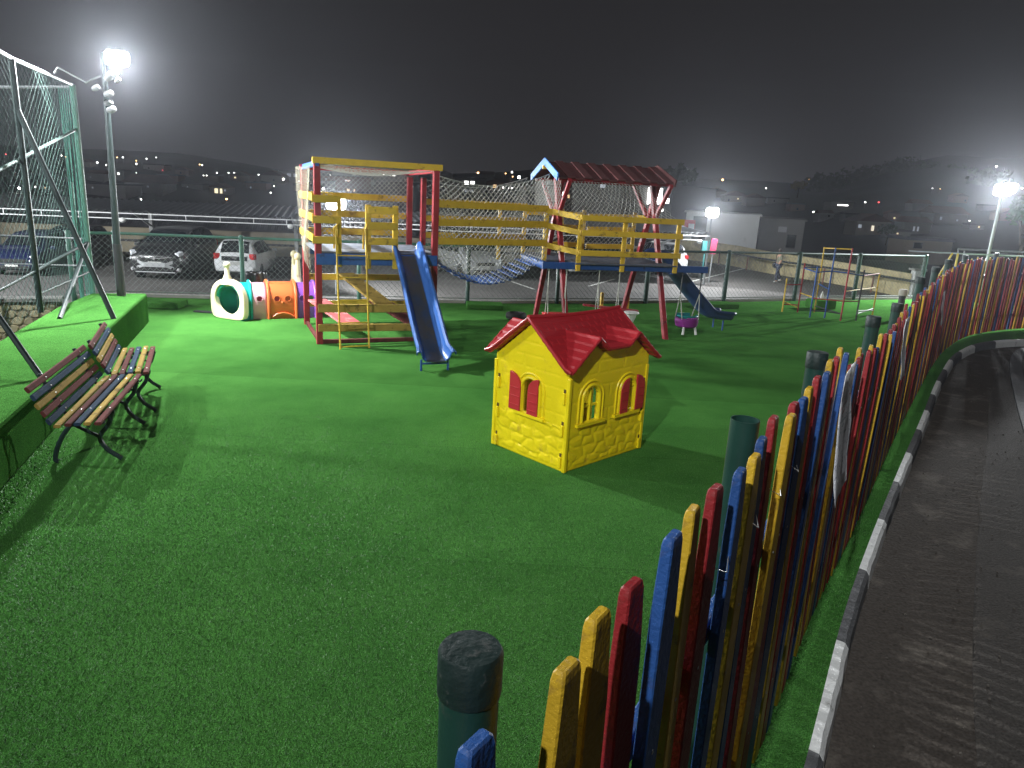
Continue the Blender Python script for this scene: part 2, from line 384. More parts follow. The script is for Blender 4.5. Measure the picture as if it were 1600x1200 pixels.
# turf patches (loose covers) near the chain-link fence
def turf_cover(px, py, w, d, h, rz, label):
    p = at(px, py); t = MB(); t.box((p.x, p.y, h / 2), (w, d, h), Matrix.Rotation(rz, 3, 'Z'))
    tag(t.build('turf_cover', TURF, None, bevel=.02), label, 'turf cover', 'turf covered blocks by the fence')
turf_cover(257, 479, .62, .5, .10, .1, 'low green turf covered block beside the raised bank and the mesh fence')
turf_cover(757, 481, .7, .5, .09, .1, 'low green turf covered block under the rope bridge by the mesh fence')
turf_cover(1118, 480, .9, .45, .10, .35, 'low green turf covered block beyond the navy slide')
mb = MB()
p = at(305, 487); q = at(332, 489)
for k in range(14): mb.beam(p.lerp(q, k / 13) + Vector((0, -.06, .012)), p.lerp(q, k / 13) + Vector((0, .06, .012)), .022, .012)
tag(mb.build('drain_grate', DARK), 'small dark drain grate in the turf left of the play tunnel', 'drain grate')

# road side: kerb stones, gutter and asphalt
road = MB()
ko = [p for p in KER]
def off(poly, d):
    out = []
    for i, p in enumerate(poly):
        t = (poly[min(i + 1, len(poly) - 1)] - poly[max(i - 1, 0)]).normalized(); out.append(p + Vector((t.y, -t.x, 0)) * d)
    return out
inner = off(KER, .05); mid = off(KER, .62); outer = off(KER, 1.0)
def strip(a, b, za, zb, jit=0., sub=1):
    mb = MB(); n = len(a); vs = []
    for i in range(n):
        for k in range(sub + 1):
            p = a[i].lerp(b[i], k / sub); j = jit * mnoise.fractal(p * 2.4, 1., 2., 2) if 0 < k < sub else 0
            vs.append((p.x, p.y, za + (zb - za) * k / sub + j))
    s = sub + 1
    mb.add(vs, [(i * s + k, i * s + k + 1, (i + 1) * s + k + 1, (i + 1) * s + k) for i in range(n - 1) for k in range(sub)])
    return mb
struct('road_gutter', strip(inner, mid, -.115, -.10, .010, 10), GUTT, smooth=True)
mb = MB()
# asphalt sheet: from gutter seam outward, slightly higher and uneven
far = [Vector((p.x + 14, p.y - 9, 0)) for p in mid]
n = len(mid); NS = 26; vs = []
for i in range(n):
    for kk in range(NS + 1):
        t = (kk / NS) ** 2.2; p = mid[i].lerp(far[i], t)
        j = .008 * mnoise.fractal(p * 1.2, 1., 2., 2)
        if kk == 0: j += .03 * (mnoise.noise(p * 5) - .3)
        vs.append((p.x, p.y, -.088 + j))
s = NS + 1
mb.add(vs, [(i * s + kk, i * s + kk + 1, (i + 1) * s + kk + 1, (i + 1) * s + kk) for i in range(n - 1) for kk in range(NS)])
struct('asphalt_road', mb, ASPH, smooth=True)
kerb = bpy.data.objects.new('kerb', None); COL.objects.link(kerb); tag(kerb, kind='structure'); WM['kerb'] = Matrix.Identity(4)
pts = even(KER, .93)
for i in range(len(pts) - 1):
    a, ta = pts[i]; b, tb = pts[i + 1]
    a = a + ta * .006; mb = MB(); na = Vector((ta.y, -ta.x, 0)); nb_ = Vector((tb.y, -tb.x, 0)); N6 = 6; vs = []
    for kk in range(N6 + 1):
        t = kk / N6; p, _t = at_len(KER, .93 * (i + t) if 0 < kk < N6 else .93 * (i + t)); 
        if kk == 0: p = a
        nn = na.lerp(nb_, t).normalized(); w = .010 * mnoise.noise(p * 9)
        vs += [p - nn * .02 + Vector((0, 0, -.2)), p - nn * .02 + Vector((0, 0, .012)), p + nn * (.022 + w) + Vector((0, 0, .008)), p + nn * (.042 + w) + Vector((0, 0, -.02)), p + nn * (.056 + w) + Vector((0, 0, -.2))]
    fs = [(kk * 5 + j, kk * 5 + j + 1, (kk + 1) * 5 + j + 1, (kk + 1) * 5 + j) for kk in range(N6) for j in range(4)] + [(0, 1, 2, 3, 4), tuple(N6 * 5 + j for j in (4, 3, 2, 1, 0))]
    mb.add(vs, fs); mb.build('kerb_stone', KERW if i % 2 == 1 else KERG, kerb)
# opposite kerb
rk = spline([at(1640, 760, -.1), at(1603, 650, -.1), at(1588, 590, -.1), at(1588, 562, -.1), at(1604, 548, -.1), at(1660, 540, -.1)], 10)
mb = MB(); vs = []
for i, (p, t) in enumerate(even(rk, .3)):
    nn = Vector((t.y, -t.x, 0)); vs += [p - nn * .09 + Vector((0, 0, -.05)), p - nn * .08 + Vector((0, 0, .04)), p + nn * .08 + Vector((0, 0, .045)), p + nn * .09 + Vector((0, 0, -.05))]
k = len(vs) // 4
mb.add(vs, [(i * 4 + j, i * 4 + j + 1, (i + 1) * 4 + j + 1, (i + 1) * 4 + j) for i in range(k - 1) for j in range(3)])
struct('far_kerb', mb, KERG)
# loose gravel along the gutter seam
mb = MB()
for i in range(260):
    p, t = at_len(KER, random.uniform(.3, 13)); nn = Vector((t.y, -t.x, 0)); o = random.choice([.13, .30, .62, .62, .8]) + random.gauss(0, .09)
    r_ = random.uniform(.003, .009); mb.ball(p + nn * o + Vector((0, 0, -.088 + r_ * .5)), r_, 5, (1, random.uniform(.7, 1.3), .7))
tag(mb.build('loose_gravel', mat('gravel', (.13, .115, .10), .9, .4, 30)), kind='stuff')

# car park, lower than the turf
PZ = -1.65
mb = MB(); mb.add([(-60, 12.6, PZ), (60, 12.6, PZ), (60, 60, PZ), (-60, 60, PZ)], [(0, 1, 2, 3)])
struct('car_park_ground', mb, PARK)
mb = MB()
for a, b in (((1075, 441), (1185, 414)), ((1000, 428), (1090, 447)), ((560, 428), (640, 436)), ((800, 440), (835, 452)), ((920, 447), (960, 436))):
    mb.beam(at(*a, PZ + .004), at(*b, PZ + .004), .12, .006)
struct('parking_lines', mb, mat('road_paint', (.55, .55, .52), .7, .25, 3))

# terrain: valley and hills of the town
def sky_el(x):   # elevation (tan) of the far ridge by bearing
    return np.interp(x, [-1.2, -.7, -.45, -.3, -.1, .06, .25, .40, .47, .56, .63, .72, 1.2], [.03, .022, .026, .012, .020, .036, .030, .030, .052, .070, .064, .074, .08])
def terr(x, y):
    r = math.hypot(x, y); b = x / max(y, 1)
    e = float(sky_el(b)); t = (r - 60) / 340
    if t < 0: return PZ - .15
    dip = -9 * math.sin(min(1, t * 1.9) * math.pi) * (1 - min(1, max(0, (b - .1) * 3)))
    ridge = (CAMH + e * 400 + 1.6) * (min(1, t) ** 1.35)
    return -2.05 + dip + ridge + .9 * mnoise.noise(Vector((x * .03, y * .03, 0))) * min(1, t * 4) + (max(0, t - 1) * -20)
mb = MB(); NA, NR = 90, 46; vs = []
for i in range(NA + 1):
    a = R(-62 + 124 * i / NA)
    for j in range(NR + 1):
        r = 48 + (520 - 48) * (j / NR) ** 1.3; x, y = r * math.sin(a), r * math.cos(a)
        vs.append((x, y, terr(x, y) if r > 58 else -2.2))
mb.add(vs, [(i * (NR + 1) + j, (i + 1) * (NR + 1) + j, (i + 1) * (NR + 1) + j + 1, i * (NR + 1) + j + 1) for i in range(NA) for j in range(NR)])
struct('town_hills', mb, mat('dark_hillside', (.018, .019, .016), .95, .4, .03), smooth=True)
# ================================================================== PICKET FENCE
fence = thing('picket_fence', 'long curving picket fence of red, yellow and blue slats along the kerb', 'fence', (2.43, 4.67, 0))
def fence_hit(px, py, offs=0.):
    """the spot on the fence line (s, height) seen at that pixel"""
    best = None
    for i in range(0, 2300):
        s = i * .01; p, t = at_len(FEN, s); p = p + Vector((-t.y, t.x, 0)) * offs
        lo, hi = 0.0, 2.1
        for _ in range(22):
            mdz = (lo + hi) / 2
            if proj((p.x, p.y, mdz))[1] > py: lo = mdz
            else: hi = mdz
        e = math.dist(proj((p.x, p.y, lo)), (px, py))
        if (p.x, p.y, 0) and (Vector((p.x, p.y, lo)) - CAM).dot(fw) > .3 and lo < 2.05 and (best is None or e < best[0]): best = (e, s, lo)
    return best[1], best[2]
PH = 1.5
def picket_mesh(m, name='picket'):
    w, t = .039, .0130; c = .0035
    mb = MB()
    # profile levels: full width, taper at the head, clipped top
    lv = [(0, 1, 1), (PH - .16, 1, 1), (PH - .016, .72, .88), (PH - .004, .64, .76), (PH, .52, .55)]
    vs = []
    for z, a, b_ in lv:
        W, T = w * a, t * b_
        vs += [(-W + c, -T, z), (W - c, -T, z), (W, -T + c * .8, z), (W, T - c * .8, z), (W - c, T, z), (-W + c, T, z), (-W, T - c * .8, z), (-W, -T + c * .8, z)]
    fs = [(i * 8 + j, i * 8 + (j + 1) % 8, (i + 1) * 8 + (j + 1) % 8, (i + 1) * 8 + j) for i in range(len(lv) - 1) for j in range(8)]
    fs += [tuple(range(7, -1, -1)), tuple(range(32, 40))]
    mb.add(vs, fs)
    me = bpy.data.meshes.new(name); me.from_pydata(mb.v, [], mb.f); me.materials.append(m); me.update()
    return me
PM = {'y': picket_mesh(PYEL), 'r': picket_mesh(PRED), 'b': picket_mesh(PBLU)}
near = [(758, 1140, 'b'), (855, 1050, 'y'), (935, 955, 'y'), (1000, 907, 'r'), (1041, 830, 'b'), (1085, 800, 'y'), (1118, 763, 'r'), (1157, 730, 'b'), (1180, 711, 'y'), (1197, 684, 'b'), (1217, 655, 'r'), (1233, 646, 'y'), (1247, 630, 'r'), (1257, 620, 'b'), (1272, 605, 'y'), (1281, 590, 'r'), (1289, 580, 'b'), (1303, 562, 'y'), (1309, 556, 'r'), (1315, 550, 'b'), (1324, 545, 'y')]
spots = []
for px, py, c in near:
    s, z = fence_hit(px, py); spots.append((s, z, c))
spots.sort(); s = spots[-1][0]; cyc = 'ryrbryrryrbyrryrbr'; i = 0
TOT = sum((b - a).length for a, b in zip(FEN, FEN[1:]))
while s < TOT - .2:
    s += random.uniform(.098, .122); spots.append((s, 1.46 + random.gauss(0, .022), cyc[i % len(cyc)])); i += 1
s0 = spots[0][0]
k = 0
while s0 > .2:
    s0 -= .16; spots.append((s0, 1.5, 'yrb'[k % 3])); k += 1
inv = wm(fence).inverted()
mb = MB(); mb.lathe([(.0045, -.002), (.0045, .0008), (.002, .0016)], (0, 0, 0), 8, Matrix.Rotation(math.pi / 2, 3, 'X')); NAILM = bpy.data.meshes.new('nail'); NAILM.from_pydata(mb.v, [], mb.f); NAILM.materials.append(ZINC); NAILM.update()
for s, z, c in spots:
    p, t = at_len(FEN, s); o = bpy.data.objects.new('picket', PM[c]); COL.objects.link(o); o.parent = fence
    o.location = inv @ Vector((p.x, p.y, .03)); o.rotation_euler = (random.gauss(0, .008), random.gauss(0, .012), math.atan2(t.y, t.x) + random.gauss(0, .04))
    o.scale = (random.uniform(.92, 1.08), 1, max(.8, (z - .03) / PH))
    if s < 6 and s > .6:
        for hz in (.32, 1.12):
            d = bpy.data.objects.new('nail', NAILM); COL.objects.link(d); d.parent = o; d.location = (random.uniform(-.008, .008), -.0128, hz * PH / max(.9, z))
for hz in (.32, 1.12):
    mb = MB()
    for (a, ta), (b, tb) in zip(even(FEN, .5), even(FEN, .5)[1:]):
        na = Vector((-ta.y, ta.x, 0)) * .034; nb2 = Vector((-tb.y, tb.x, 0)) * .034
        mb.beam(a + na + Vector((0, 0, hz)), b + nb2 + Vector((0, 0, hz)), .035, .06)
    mb.build('rail', PBLU, fence)
post_s = []
for px, py in ((738, 1012), (1165, 655), (1278, 550), (1366, 494), (1403, 474)):
    s, z = fence_hit(px, py, .10); post_s.append((s, z))
s = post_s[-1][0]
while s < TOT - 1: s += 2.0; post_s.append((s, 1.55))
for i, (s, z) in enumerate(post_s):
    z = min(max(z, 1.4), 1.68); p, t = at_len(FEN, s); c = p + Vector((-t.y, t.x, 0)) * .10
    mb = MB()
    if i == 1:      # open pipe end
        mb.lathe([(.043, -.05), (.043, z), (.039, z), (.039, z - .12)], c, 24)
        mb.build('post', GRN, fence, smooth=True)
    else:
        mb.lathe([(.042, -.05), (.042, z - .06)], c, 24); po = mb.build('post', GRN, fence, smooth=True)
        mb = MB(); mb.lathe([(.0445, z - .07), (.0455, z - .065), (.0455, z - .006), (.042, z), (.001, z + .002)], c, 24)
        mb.build('post_cap', mat('green_cap', (.010, .022, .020), .5, .35, 25, .3, 60, dirt=(.07, .075, .07), dscale=30, damt=.08), po, smooth=True)
# wire ties between pickets
srt = sorted(spots)
for j in range(5, 12, 2):
    a, _ = at_len(FEN, srt[j + 8][0]); b, _ = at_len(FEN, srt[j + 9][0]); h = 1.40; m_ = (a + b) / 2; mb = MB()
    mb.tube([a + Vector((-.02, .02, h)), m_ + Vector((.02, -.02, h - .05)), b + Vector((0, 0, h - .03))], .0012, 4); mb.build('wire_tie', ZINC, fence)

# notices cable-tied to the road side of the fence
def print_material(name):
    m = bpy.data.materials.new(name); m.use_nodes = True; nt = m.node_tree; N = nt.nodes; L = nt.links; b = N['Principled BSDF']; b.inputs['Roughness'].default_value = .35
    tc = N.new('ShaderNodeTexCoord'); sp = N.new('ShaderNodeSeparateXYZ'); L.new(tc.outputs['Generated'], sp.inputs[0])
    mp = N.new('ShaderNodeMapping'); mp.inputs['Scale'].default_value = (9, 1, 26); L.new(tc.outputs['Generated'], mp.inputs[0])
    n = N.new('ShaderNodeTexNoise'); n.inputs['Scale'].default_value = 1.6; n.inputs['Detail'].default_value = 2; L.new(mp.outputs[0], n.inputs[0])
    th = N.new('ShaderNodeMath'); th.operation = 'GREATER_THAN'; th.inputs[1].default_value = .60; L.new(n.outputs['Fac'], th.inputs[0])
    cr_ = N.new('ShaderNodeValToRGB'); e = cr_.color_ramp.elements; cr_.color_ramp.interpolation = 'CONSTANT'
    e[0].position = 0; e[0].color = (.20, .21, .30, 1); e[1].position = .45; e[1].color = (.10, .24, .27, 1)
    x = cr_.color_ramp.elements.new(.66); x.color = (.45, .06, .10, 1); x = cr_.color_ramp.elements.new(.88); x.color = (.30, .22, .30, 1)
    L.new(sp.outputs['Z'], cr_.inputs['Fac'])
    mx = N.new('ShaderNodeMix'); mx.data_type = 'RGBA'; mx.inputs['A'].default_value = (.76, .77, .80, 1)
    f = N.new('ShaderNodeMath'); f.operation = 'MULTIPLY'; f.inputs[1].default_value = .75; L.new(th.outputs[0], f.inputs[0])
    L.new(f.outputs[0], mx.inputs['Factor']); L.new(cr_.outputs['Color'], mx.inputs['B']); L.new(mx.outputs['Result'], b.inputs['Base Color'])
    return m
PRN = print_material('printed_notice')
for (pa, pb, wd, lab) in (((1316, 628), (1297, 715), .40, 'large white printed notice on the road side of the picket fence, nearest of three'),
                          ((1411, 522), (1400, 562), .32, 'white printed notice on the picket fence, middle of three'),
                          ((1472, 469), (1466, 492), .26, 'small white printed notice on the picket fence, farthest of three')):
    mid_ = ((pa[0] + pb[0]) / 2, (pa[1] + pb[1]) / 2)
    s, zc = fence_hit(*mid_, -.02); p, t = at_len(FEN, s); n_ = Vector((t.y, -t.x, 0))
    hgt = .58 if wd > .35 else .44
    t_ = thing('paper_notice', lab, 'notice', (p.x, p.y, zc), 0, 'notices on the picket fence')
    mb = MB(); o = p + n_ * .024 + Vector((0, 0, zc)); NX, NZ = 6, 8; vs = []
    for iz in range(NZ + 1):
        for ix in range(NX + 1):
            u_, v_ = ix / NX - .5, iz / NZ - .5
            bow = .012 * (1 + mnoise.noise(Vector((u_ * 3, v_ * 4, s)))) + .045 * (.5 - v_) ** 1.6
            vs.append(o + t * (u_ * wd) + Vector((0, 0, v_ * hgt)) + n_ * bow)
    mb.add(vs, [(iz * (NX + 1) + ix, iz * (NX + 1) + ix + 1, (iz + 1) * (NX + 1) + ix + 1, (iz + 1) * (NX + 1) + ix) for iz in range(NZ) for ix in range(NX)])
    sh = mb.build('sheet', PRN, t_, smooth=True); md = sh.modifiers.new('thick', 'SOLIDIFY'); md.thickness = .0015

# ================================================================== PLAYHOUSE
H0 = Vector((.46, 5.55, 0)); hx = Vector((.72, .70, 0)).normalized(); hang = math.atan2(hx.y, hx.x)
house = thing('playhouse', 'yellow plastic playhouse with red tiled roof and red shutters on the lawn', 'playhouse', H0, hang)
HL, HD, HE, HA = 1.02, .86, .865, 1.20          # length, depth, eave and apex height
XD = (.24, .76); ZP = 1.085; ZV = .985          # dormers: middle, peak, valley
def zz(x):   # front facade outline with the two dormer gables
    xs = [-.07, XD[0], XD[0] + .13, XD[1] - .13, XD[1], HL + .07]; zs = [HE - .03, ZP, ZV, ZV, ZP, HE - .03]
    return float(np.interp(x, xs, zs))
def mainz(y): return HE - .005 + (HA - HE) * (1 - abs(y - HD / 2) / (HD / 2))
WINS = {'gable': [(.42, .40, .60, .098)], 'front': [(.27, .40, .60, .095), (.75, .40, .60, .095)]}   # centre, sill, spring line, half width
def inside(w, u, z):
    c, a, b_, r = w
    return abs(u - c) < r and z > a and (z < b_ or (u - c) ** 2 + ((z - b_) * .95) ** 2 < r * r)
def cellnoise(u, v):
    """stone relief: distance to the two nearest of a jittered grid, with a per-stone height"""
    best = [9, 9]; hid = 0
    ci, cj = math.floor(u), math.floor(v)
    for i in (-1, 0, 1):
        for j in (-1, 0, 1):
            a = ci + i; b_ = cj + j; h1 = math.sin(a * 127.1 + b_ * 311.7) * 43758.5453; h2 = math.sin(a * 269.5 + b_ * 183.3) * 43758.5453
            dx = a + .5 + .42 * ((h1 % 1) * 2 - 1) - u; dy = b_ + .5 + .36 * ((h2 % 1) * 2 - 1) - v; d = math.hypot(dx, dy)
            if d < best[0]: best = [d, best[0]]; hid = (h1 % 1)
            elif d < best[1]: best[1] = d
    return best[1] - best[0], hid
def wall_relief(u, z):
    if z < .035: return .004
    if z < .375:
        u2 = u + .022 * mnoise.noise(Vector((u * 14, z * 14, 3))); z2 = z + .018 * mnoise.noise(Vector((u * 14, z * 14, 8)))
        e, h = cellnoise(u2 / .135 + .8 * math.floor(z2 / .092) * .37, z2 / .092); w_ = min(1, e / .55)
        return .002 + (.0045 + .0055 * h) * (w_ * (2 - w_))
    rowh = .105; r_ = (z - .375) / rowh; f = r_ - math.floor(r_)
    g_ = min(f, 1 - f) * rowh
    brk = mnoise.noise(Vector((u * 9, math.floor(r_ + .5) * 3.7, 1))) > -.18
    d = .006 - (.0045 * max(0, 1 - g_ / .009) if brk else 0)
    # board ends
    e0 = abs(((u + .17 * (math.floor(r_) % 3)) % .34) - .17)
    if e0 < .007 and .12 < f < .88 and math.floor(r_) % 2 == 0: d -= .003
    return d
def panel(name, o, ex, nrm, length, top, wins, step=.0095):
    """a moulded wall panel: relief outside, arched openings cut right through, 2.5 cm thick"""
    mb = MB(); nu = int(length / step); nzv = int(HA / step) + 1; idx = {}; ok = {}
    def vert(i, j):
        if (i, j) in idx: return idx[(i, j)]
        u_ = length * i / nu; z = min(j * step, top(u_)); idx[(i, j)] = len(mb.v)
        edge = u_ < .03 or u_ > length - .03
        mb.v.append(o + ex * u_ + Vector((0, 0, z)) + nrm * (.007 if edge else wall_relief(u_, z))); return idx[(i, j)]
    for i in range(nu):
        for j in range(nzv):
            u_ = length * (i + .5) / nu; z = (j + .5) * step
            if j * step >= min(top(length * i / nu), top(length * (i + 1) / nu)): continue
            if any(inside(w, u_, z) for w in wins): continue
            mb.f.append((vert(i, j), vert(i + 1, j), vert(i + 1, j + 1), vert(i, j + 1))); mb.mi.append(0)
    ob = mb.build(name, PLY, house, smooth=True); md = ob.modifiers.new('thick', 'SOLIDIFY'); md.thickness = .028; md.offset = -1
    for w in wins:
        c, a, b_, r = w; fr = MB()
        arch = [(c - r - .012, a)] + [(c - r - .012, b_)] + [(c - (r + .012) * math.cos(t), b_ + (r + .012) * math.sin(t)) for t in np.linspace(0, math.pi, 15)[1:-1]] + [(c + r + .012, b_), (c + r + .012, a)]
        fr.tube([o + ex * u_ + Vector((0, 0, z)) + nrm * .010 for u_, z in arch], .013, 8)
        arch2 = [(c + (u_ - c) * 1.42, b_ + (z - b_) * 1.34 if z > b_ else z) for u_, z in arch]
        fr.tube([o + ex * u_ + Vector((0, 0, z)) + nrm * .007 for u_, z in arch2], .010, 8)
        fr.box(o + ex * c + Vector((0, 0, a - .018)) + nrm * .010, (2 * r + .16, .045, .026), Matrix.Rotation(math.atan2(ex.y, ex.x), 3, 'Z'))
        fr.build('window_frame', PLY, ob, smooth=True)
    return ob
hy = Vector((-hx.y, hx.x, 0))
wl = {}
wl['gable'] = panel('gable_wall', H0 + hy * HD, -hy, -hx, HD, lambda u: mainz(u) - .012, [(HD - w[0], *w[1:]) for w in WINS['gable']])
wl['front'] = panel('side_wall', H0, hx, -hy, HL, lambda u: zz(u) - .012, WINS['front'])
panel('gable_wall', H0 + hx * HL, hy, hx, HD, lambda u: mainz(u) - .012, [(.43, .03, .60, .17)], .02)
panel('side_wall', H0 + hx * HL + hy * HD, -hx, hy, HL, lambda u: zz(u) - .012, [(.27, .40, .60, .095), (.75, .40, .60, .095)], .02)
# interlocking corner tabs: each a yellow tongue, slot shade painted as a dark plate
def hpt(u, v, z): return H0 + hx * u + hy * v + Vector((0, 0, z))
Rz = Matrix.Rotation(hang, 3, 'Z')
for (u, v, zs, nn, ee) in ((-.0095, .040, (.63, .36, .09), -hx, hy), (-.0095, HD - .045, (.60, .33, .07), -hx, hy), (HL - .04, -.0095, (.60, .33, .07), -hy, hx)):
    for z in zs:
        c = hpt(u, v, z); mb = MB()
        mb.box(c + nn * .004 + Vector((0, 0, -.012)), (.022, .026, .095) if ee is hy else (.026, .022, .095), Rz); tb = mb.build('corner_tab', PLY, house, bevel=.003)
        mb = MB(); mb.box(c + Vector((0, 0, .052)), (.004, .022, .030) if ee is hy else (.022, .004, .030), Rz)
        mb.build('tab_slot_shade', mat('slot_shadow', (.10, .06, .01), .8), tb)
# corner posts where the panels overlap
for u, v in ((.0, .0), (HL, 0), (0, HD), (HL, HD)):
    mb = MB(); mb.box(hpt(u + (.012 if u == 0 else -.012) - (.0 if u else .012), v, .395), (.034, .034, .79), Rz); mb.build('corner_post', PLY, house, bevel=.006)
# roof skin: the higher of the main slopes and the dormers, with tile courses
mb = MB(); NX, NY = 96, 84; X0, X1, Y0, Y1 = -.075, HL + .075, -.075, HD + .075
def roofz(x, y):
    m_ = HE - .005 + (HA - HE) * (1 - abs(y - HD / 2) / (HD / 2)) + .028
    sagx = .016 * (1 - ((x - HL / 2) / (HL / 2)) ** 2); m_ -= sagx * max(0, 1 - abs(y - HD / 2) / (HD / 2))
    dz = zz(x) + .03
    if dz > m_: z = dz; q = (z - .85) / .05; tl = .009 * (1 - (q % 1))
    else:
        z = m_; q = abs(y - HD / 2) / .062; tl = .010 * ((q % 1)); ti = ((x + .04 * (math.floor(q) % 2)) / .085) % 1
        if ti < .1: tl *= .25
    return z + tl
ridge_j = None
for i in range(NX + 1):
    for j in range(NY + 1):
        x = X0 + (X1 - X0) * i / NX; y = Y0 + (Y1 - Y0) * j / NY
        mb.v.append(hpt(x, y, roofz(x, y)))
mb.f = [(i * (NY + 1) + j, (i + 1) * (NY + 1) + j, (i + 1) * (NY + 1) + j + 1, i * (NY + 1) + j + 1) for i in range(NX) for j in range(NY)]; mb.mi = [0] * len(mb.f)
rf = mb.build('roof', PLR, house); md = rf.modifiers.new('thick', 'SOLIDIFY'); md.thickness = .030; md.offset = -1
mb = MB(); ln = [hpt(X0 - .004 + (X1 - X0 + .008) * t, HD / 2, roofz(X0 + (X1 - X0) * t, HD / 2) - .002) for t in np.linspace(0, 1, 14)]
mb.tube(ln, .020, 8); mb.build('ridge_cap', PLR, rf, smooth=True)
mb = MB()   # rounded verge and eave edges
mb.tube([hpt(X0, y, roofz(X0, y) - .010) for y in np.linspace(Y0, Y1, 15)], .016, 8)
mb.tube([hpt(X1, y, roofz(X1, y) - .010) for y in np.linspace(Y0, Y1, 15)], .016, 8)
mb.tube([hpt(x, Y0, roofz(x, Y0) - .012) for x in np.linspace(X0, X1, 41)], .014, 8)
mb.tube([hpt(x, Y1, roofz(x, Y1) - .012) for x in np.linspace(X0, X1, 41)], .014, 8)
mb.build('roof_edge', PLR, rf, smooth=True)
# shutters: half-arch leaves with louvre lines
def shutter(o, ex, nrm, side, r, h0, h1, label=None, parent=None):
    mb = MB(); poly = [(0, h0), (r, h0)] if side > 0 else [(0, h0), (-r, h0)]
    arc = [(math.copysign(r * math.cos(t), side), h1 + r * .95 * math.sin(t)) for t in np.linspace(0, math.pi / 2, 8)]
    poly = [(0, h0)] + [(math.copysign(r, side), h0)] + arc
    if side < 0: poly = poly[::-1]
    mb.prism(poly, o, ex, Vector((0, 0, 1)), .018)
    lv = MB()
    for z in np.arange(h0 + .05, h1 + .06, .075):
        lv.beam(o + ex * math.copysign(.012, side) + Vector((0, 0, z)) + nrm * .019, o + ex * math.copysign(r - .010, side) + Vector((0, 0, z)) + nrm * .019, .006, .006)
    s_ = mb.build('shutter', PLS, parent, bevel=.004); lv.build('louvre_line', PLS, s_)
# gable window: left leaf folded flat on the wall, right leaf half closing the opening
g = wl['gable']; o0 = H0 - hx * .026; c = .42
def leaf(o, ex, nrm, flip, r, h0, h1, parent):
    shutter(o, ex, nrm, flip, r, h0, h1, None, parent)
ng = -hx
leaf(H0 + hy * (c + .105 + .135) - hx * .014, -hy, ng, 1, .135, .395, .60, g)
leaf(H0 + hy * (c - .100) - hx * .012, -hy, ng, -1, .120, .385, .60, g)
f_ = wl['front']; nf = -hy
leaf(H0 + hx * (.75 + .105) - hy * .014, hx, nf, 1, .115, .40, .61, f_)
leaf(H0 + hx * (.75 + .0) - hy * .012, hx, nf, -1, .105, .385, .60, f_)
mb = MB(); mb.beam(hpt(.27, .012, .40), hpt(.27, .012, .69), .022, .02, (0, 1, 0)); mb.beam(hpt(.18, .014, .53), hpt(.36, .014, .53), .02, .02)
mb.build('window_bar', PLY, f_)

# ================================================================== WOODEN PLAYSET
T0 = Vector((-2.73, 9.94, 0)); T1 = Vector((-1.22, 10.57, 0)); tx = (T1 - T0).normalized(); ty = Vector((-tx.y, tx.x, 0)); TW = (T1 - T0).length; TD = 1.5
play = thing('wooden_playset', 'tall red and yellow wooden playset with rope bridge, two slides and roofed deck', 'playset', T0)
def tp(x, y, z): return T0 + tx * x + ty * y + Vector((0, 0, z))
def part(name, a, b_, w, h, m, up=(0, 0, 1), parent=None, label=None):
    mb = MB(); mb.beam(a, b_, w, h, up, .006); o = mb.build(name, m, parent or play)
    if label: o['label'] = label
    return o
for x, y, h in ((0, 0, 2.46), (TW, 0, 2.44), (-.0, TD, 2.36), (TW, TD, 2.34)):
    part('post', tp(x, y, -.05), tp(x, y, h), .085, .085, RED, ty)
part('post', tp(TW + .16, TD - .25, 1.3), tp(TW + .16, TD - .25, 2.34), .08, .08, RED, ty)
part('top_beam', tp(-.06, -.02, 2.47), tp(TW + .08, -.02, 2.47), .06, .085, YEL)
part('top_beam', tp(-.06, TD, 2.40), tp(TW + .08, TD, 2.40), .05, .07, RED)
part('top_beam', tp(0, -.05, 2.43), tp(0, TD + .05, 2.40), .05, .07, BLU)
part('top_beam', tp(TW, -.05, 2.43), tp(TW, TD + .05, 2.40), .05, .07, RED)
# back and left guard rails, short front rail
for z in (2.0, 1.73, 1.46):
    part('guard_rail', tp(-.05, TD + .06, z), tp(TW + .05, TD + .06, z), .028, .098, YEL)
    part('guard_rail', tp(-.06, -.02, z), tp(-.06, TD + .02, z), .028, .098, YEL)
    part('guard_rail', tp(-.08, -.062, z - .02), tp(.30, -.062, z - .02), .028, .098, YEL)
part('rail_post', tp(.28, -.035, 1.08), tp(.28, -.035, 1.97), .06, .03, YEL, ty)
for x in (.67, 1.05):
    part('ladder_panel_post', tp(x, -.05, 1.06), tp(x, -.05, 1.93), .075, .04, YEL, ty)
for z in (1.86, 1.65, 1.44, 1.24):
    part('ladder_panel_rung', tp(.66, -.082, z), tp(1.06, -.082, z), .025, .10, YEL)
# deck boards and blue deck beams
for i in range(10):
    y = .06 + i * (TD - .1) / 9.5
    part('deck_board', tp(-.02, y, 1.275), tp(TW + .02, y, 1.275), .135, .025, mat('deck_wood', (.16, .18, .22), .7, .3, 7, .4, 40, dirt=(.30, .29, .27), dscale=5, damt=.2, rnd=.2), (0, 0, 1))
part('deck_beam', tp(-.03, -.03, 1.18), tp(TW + .03, -.03, 1.18), .045, .15, BLU)
part('deck_beam', tp(-.03, TD + .03, 1.18), tp(TW + .03, TD + .03, 1.18), .045, .15, BLU)
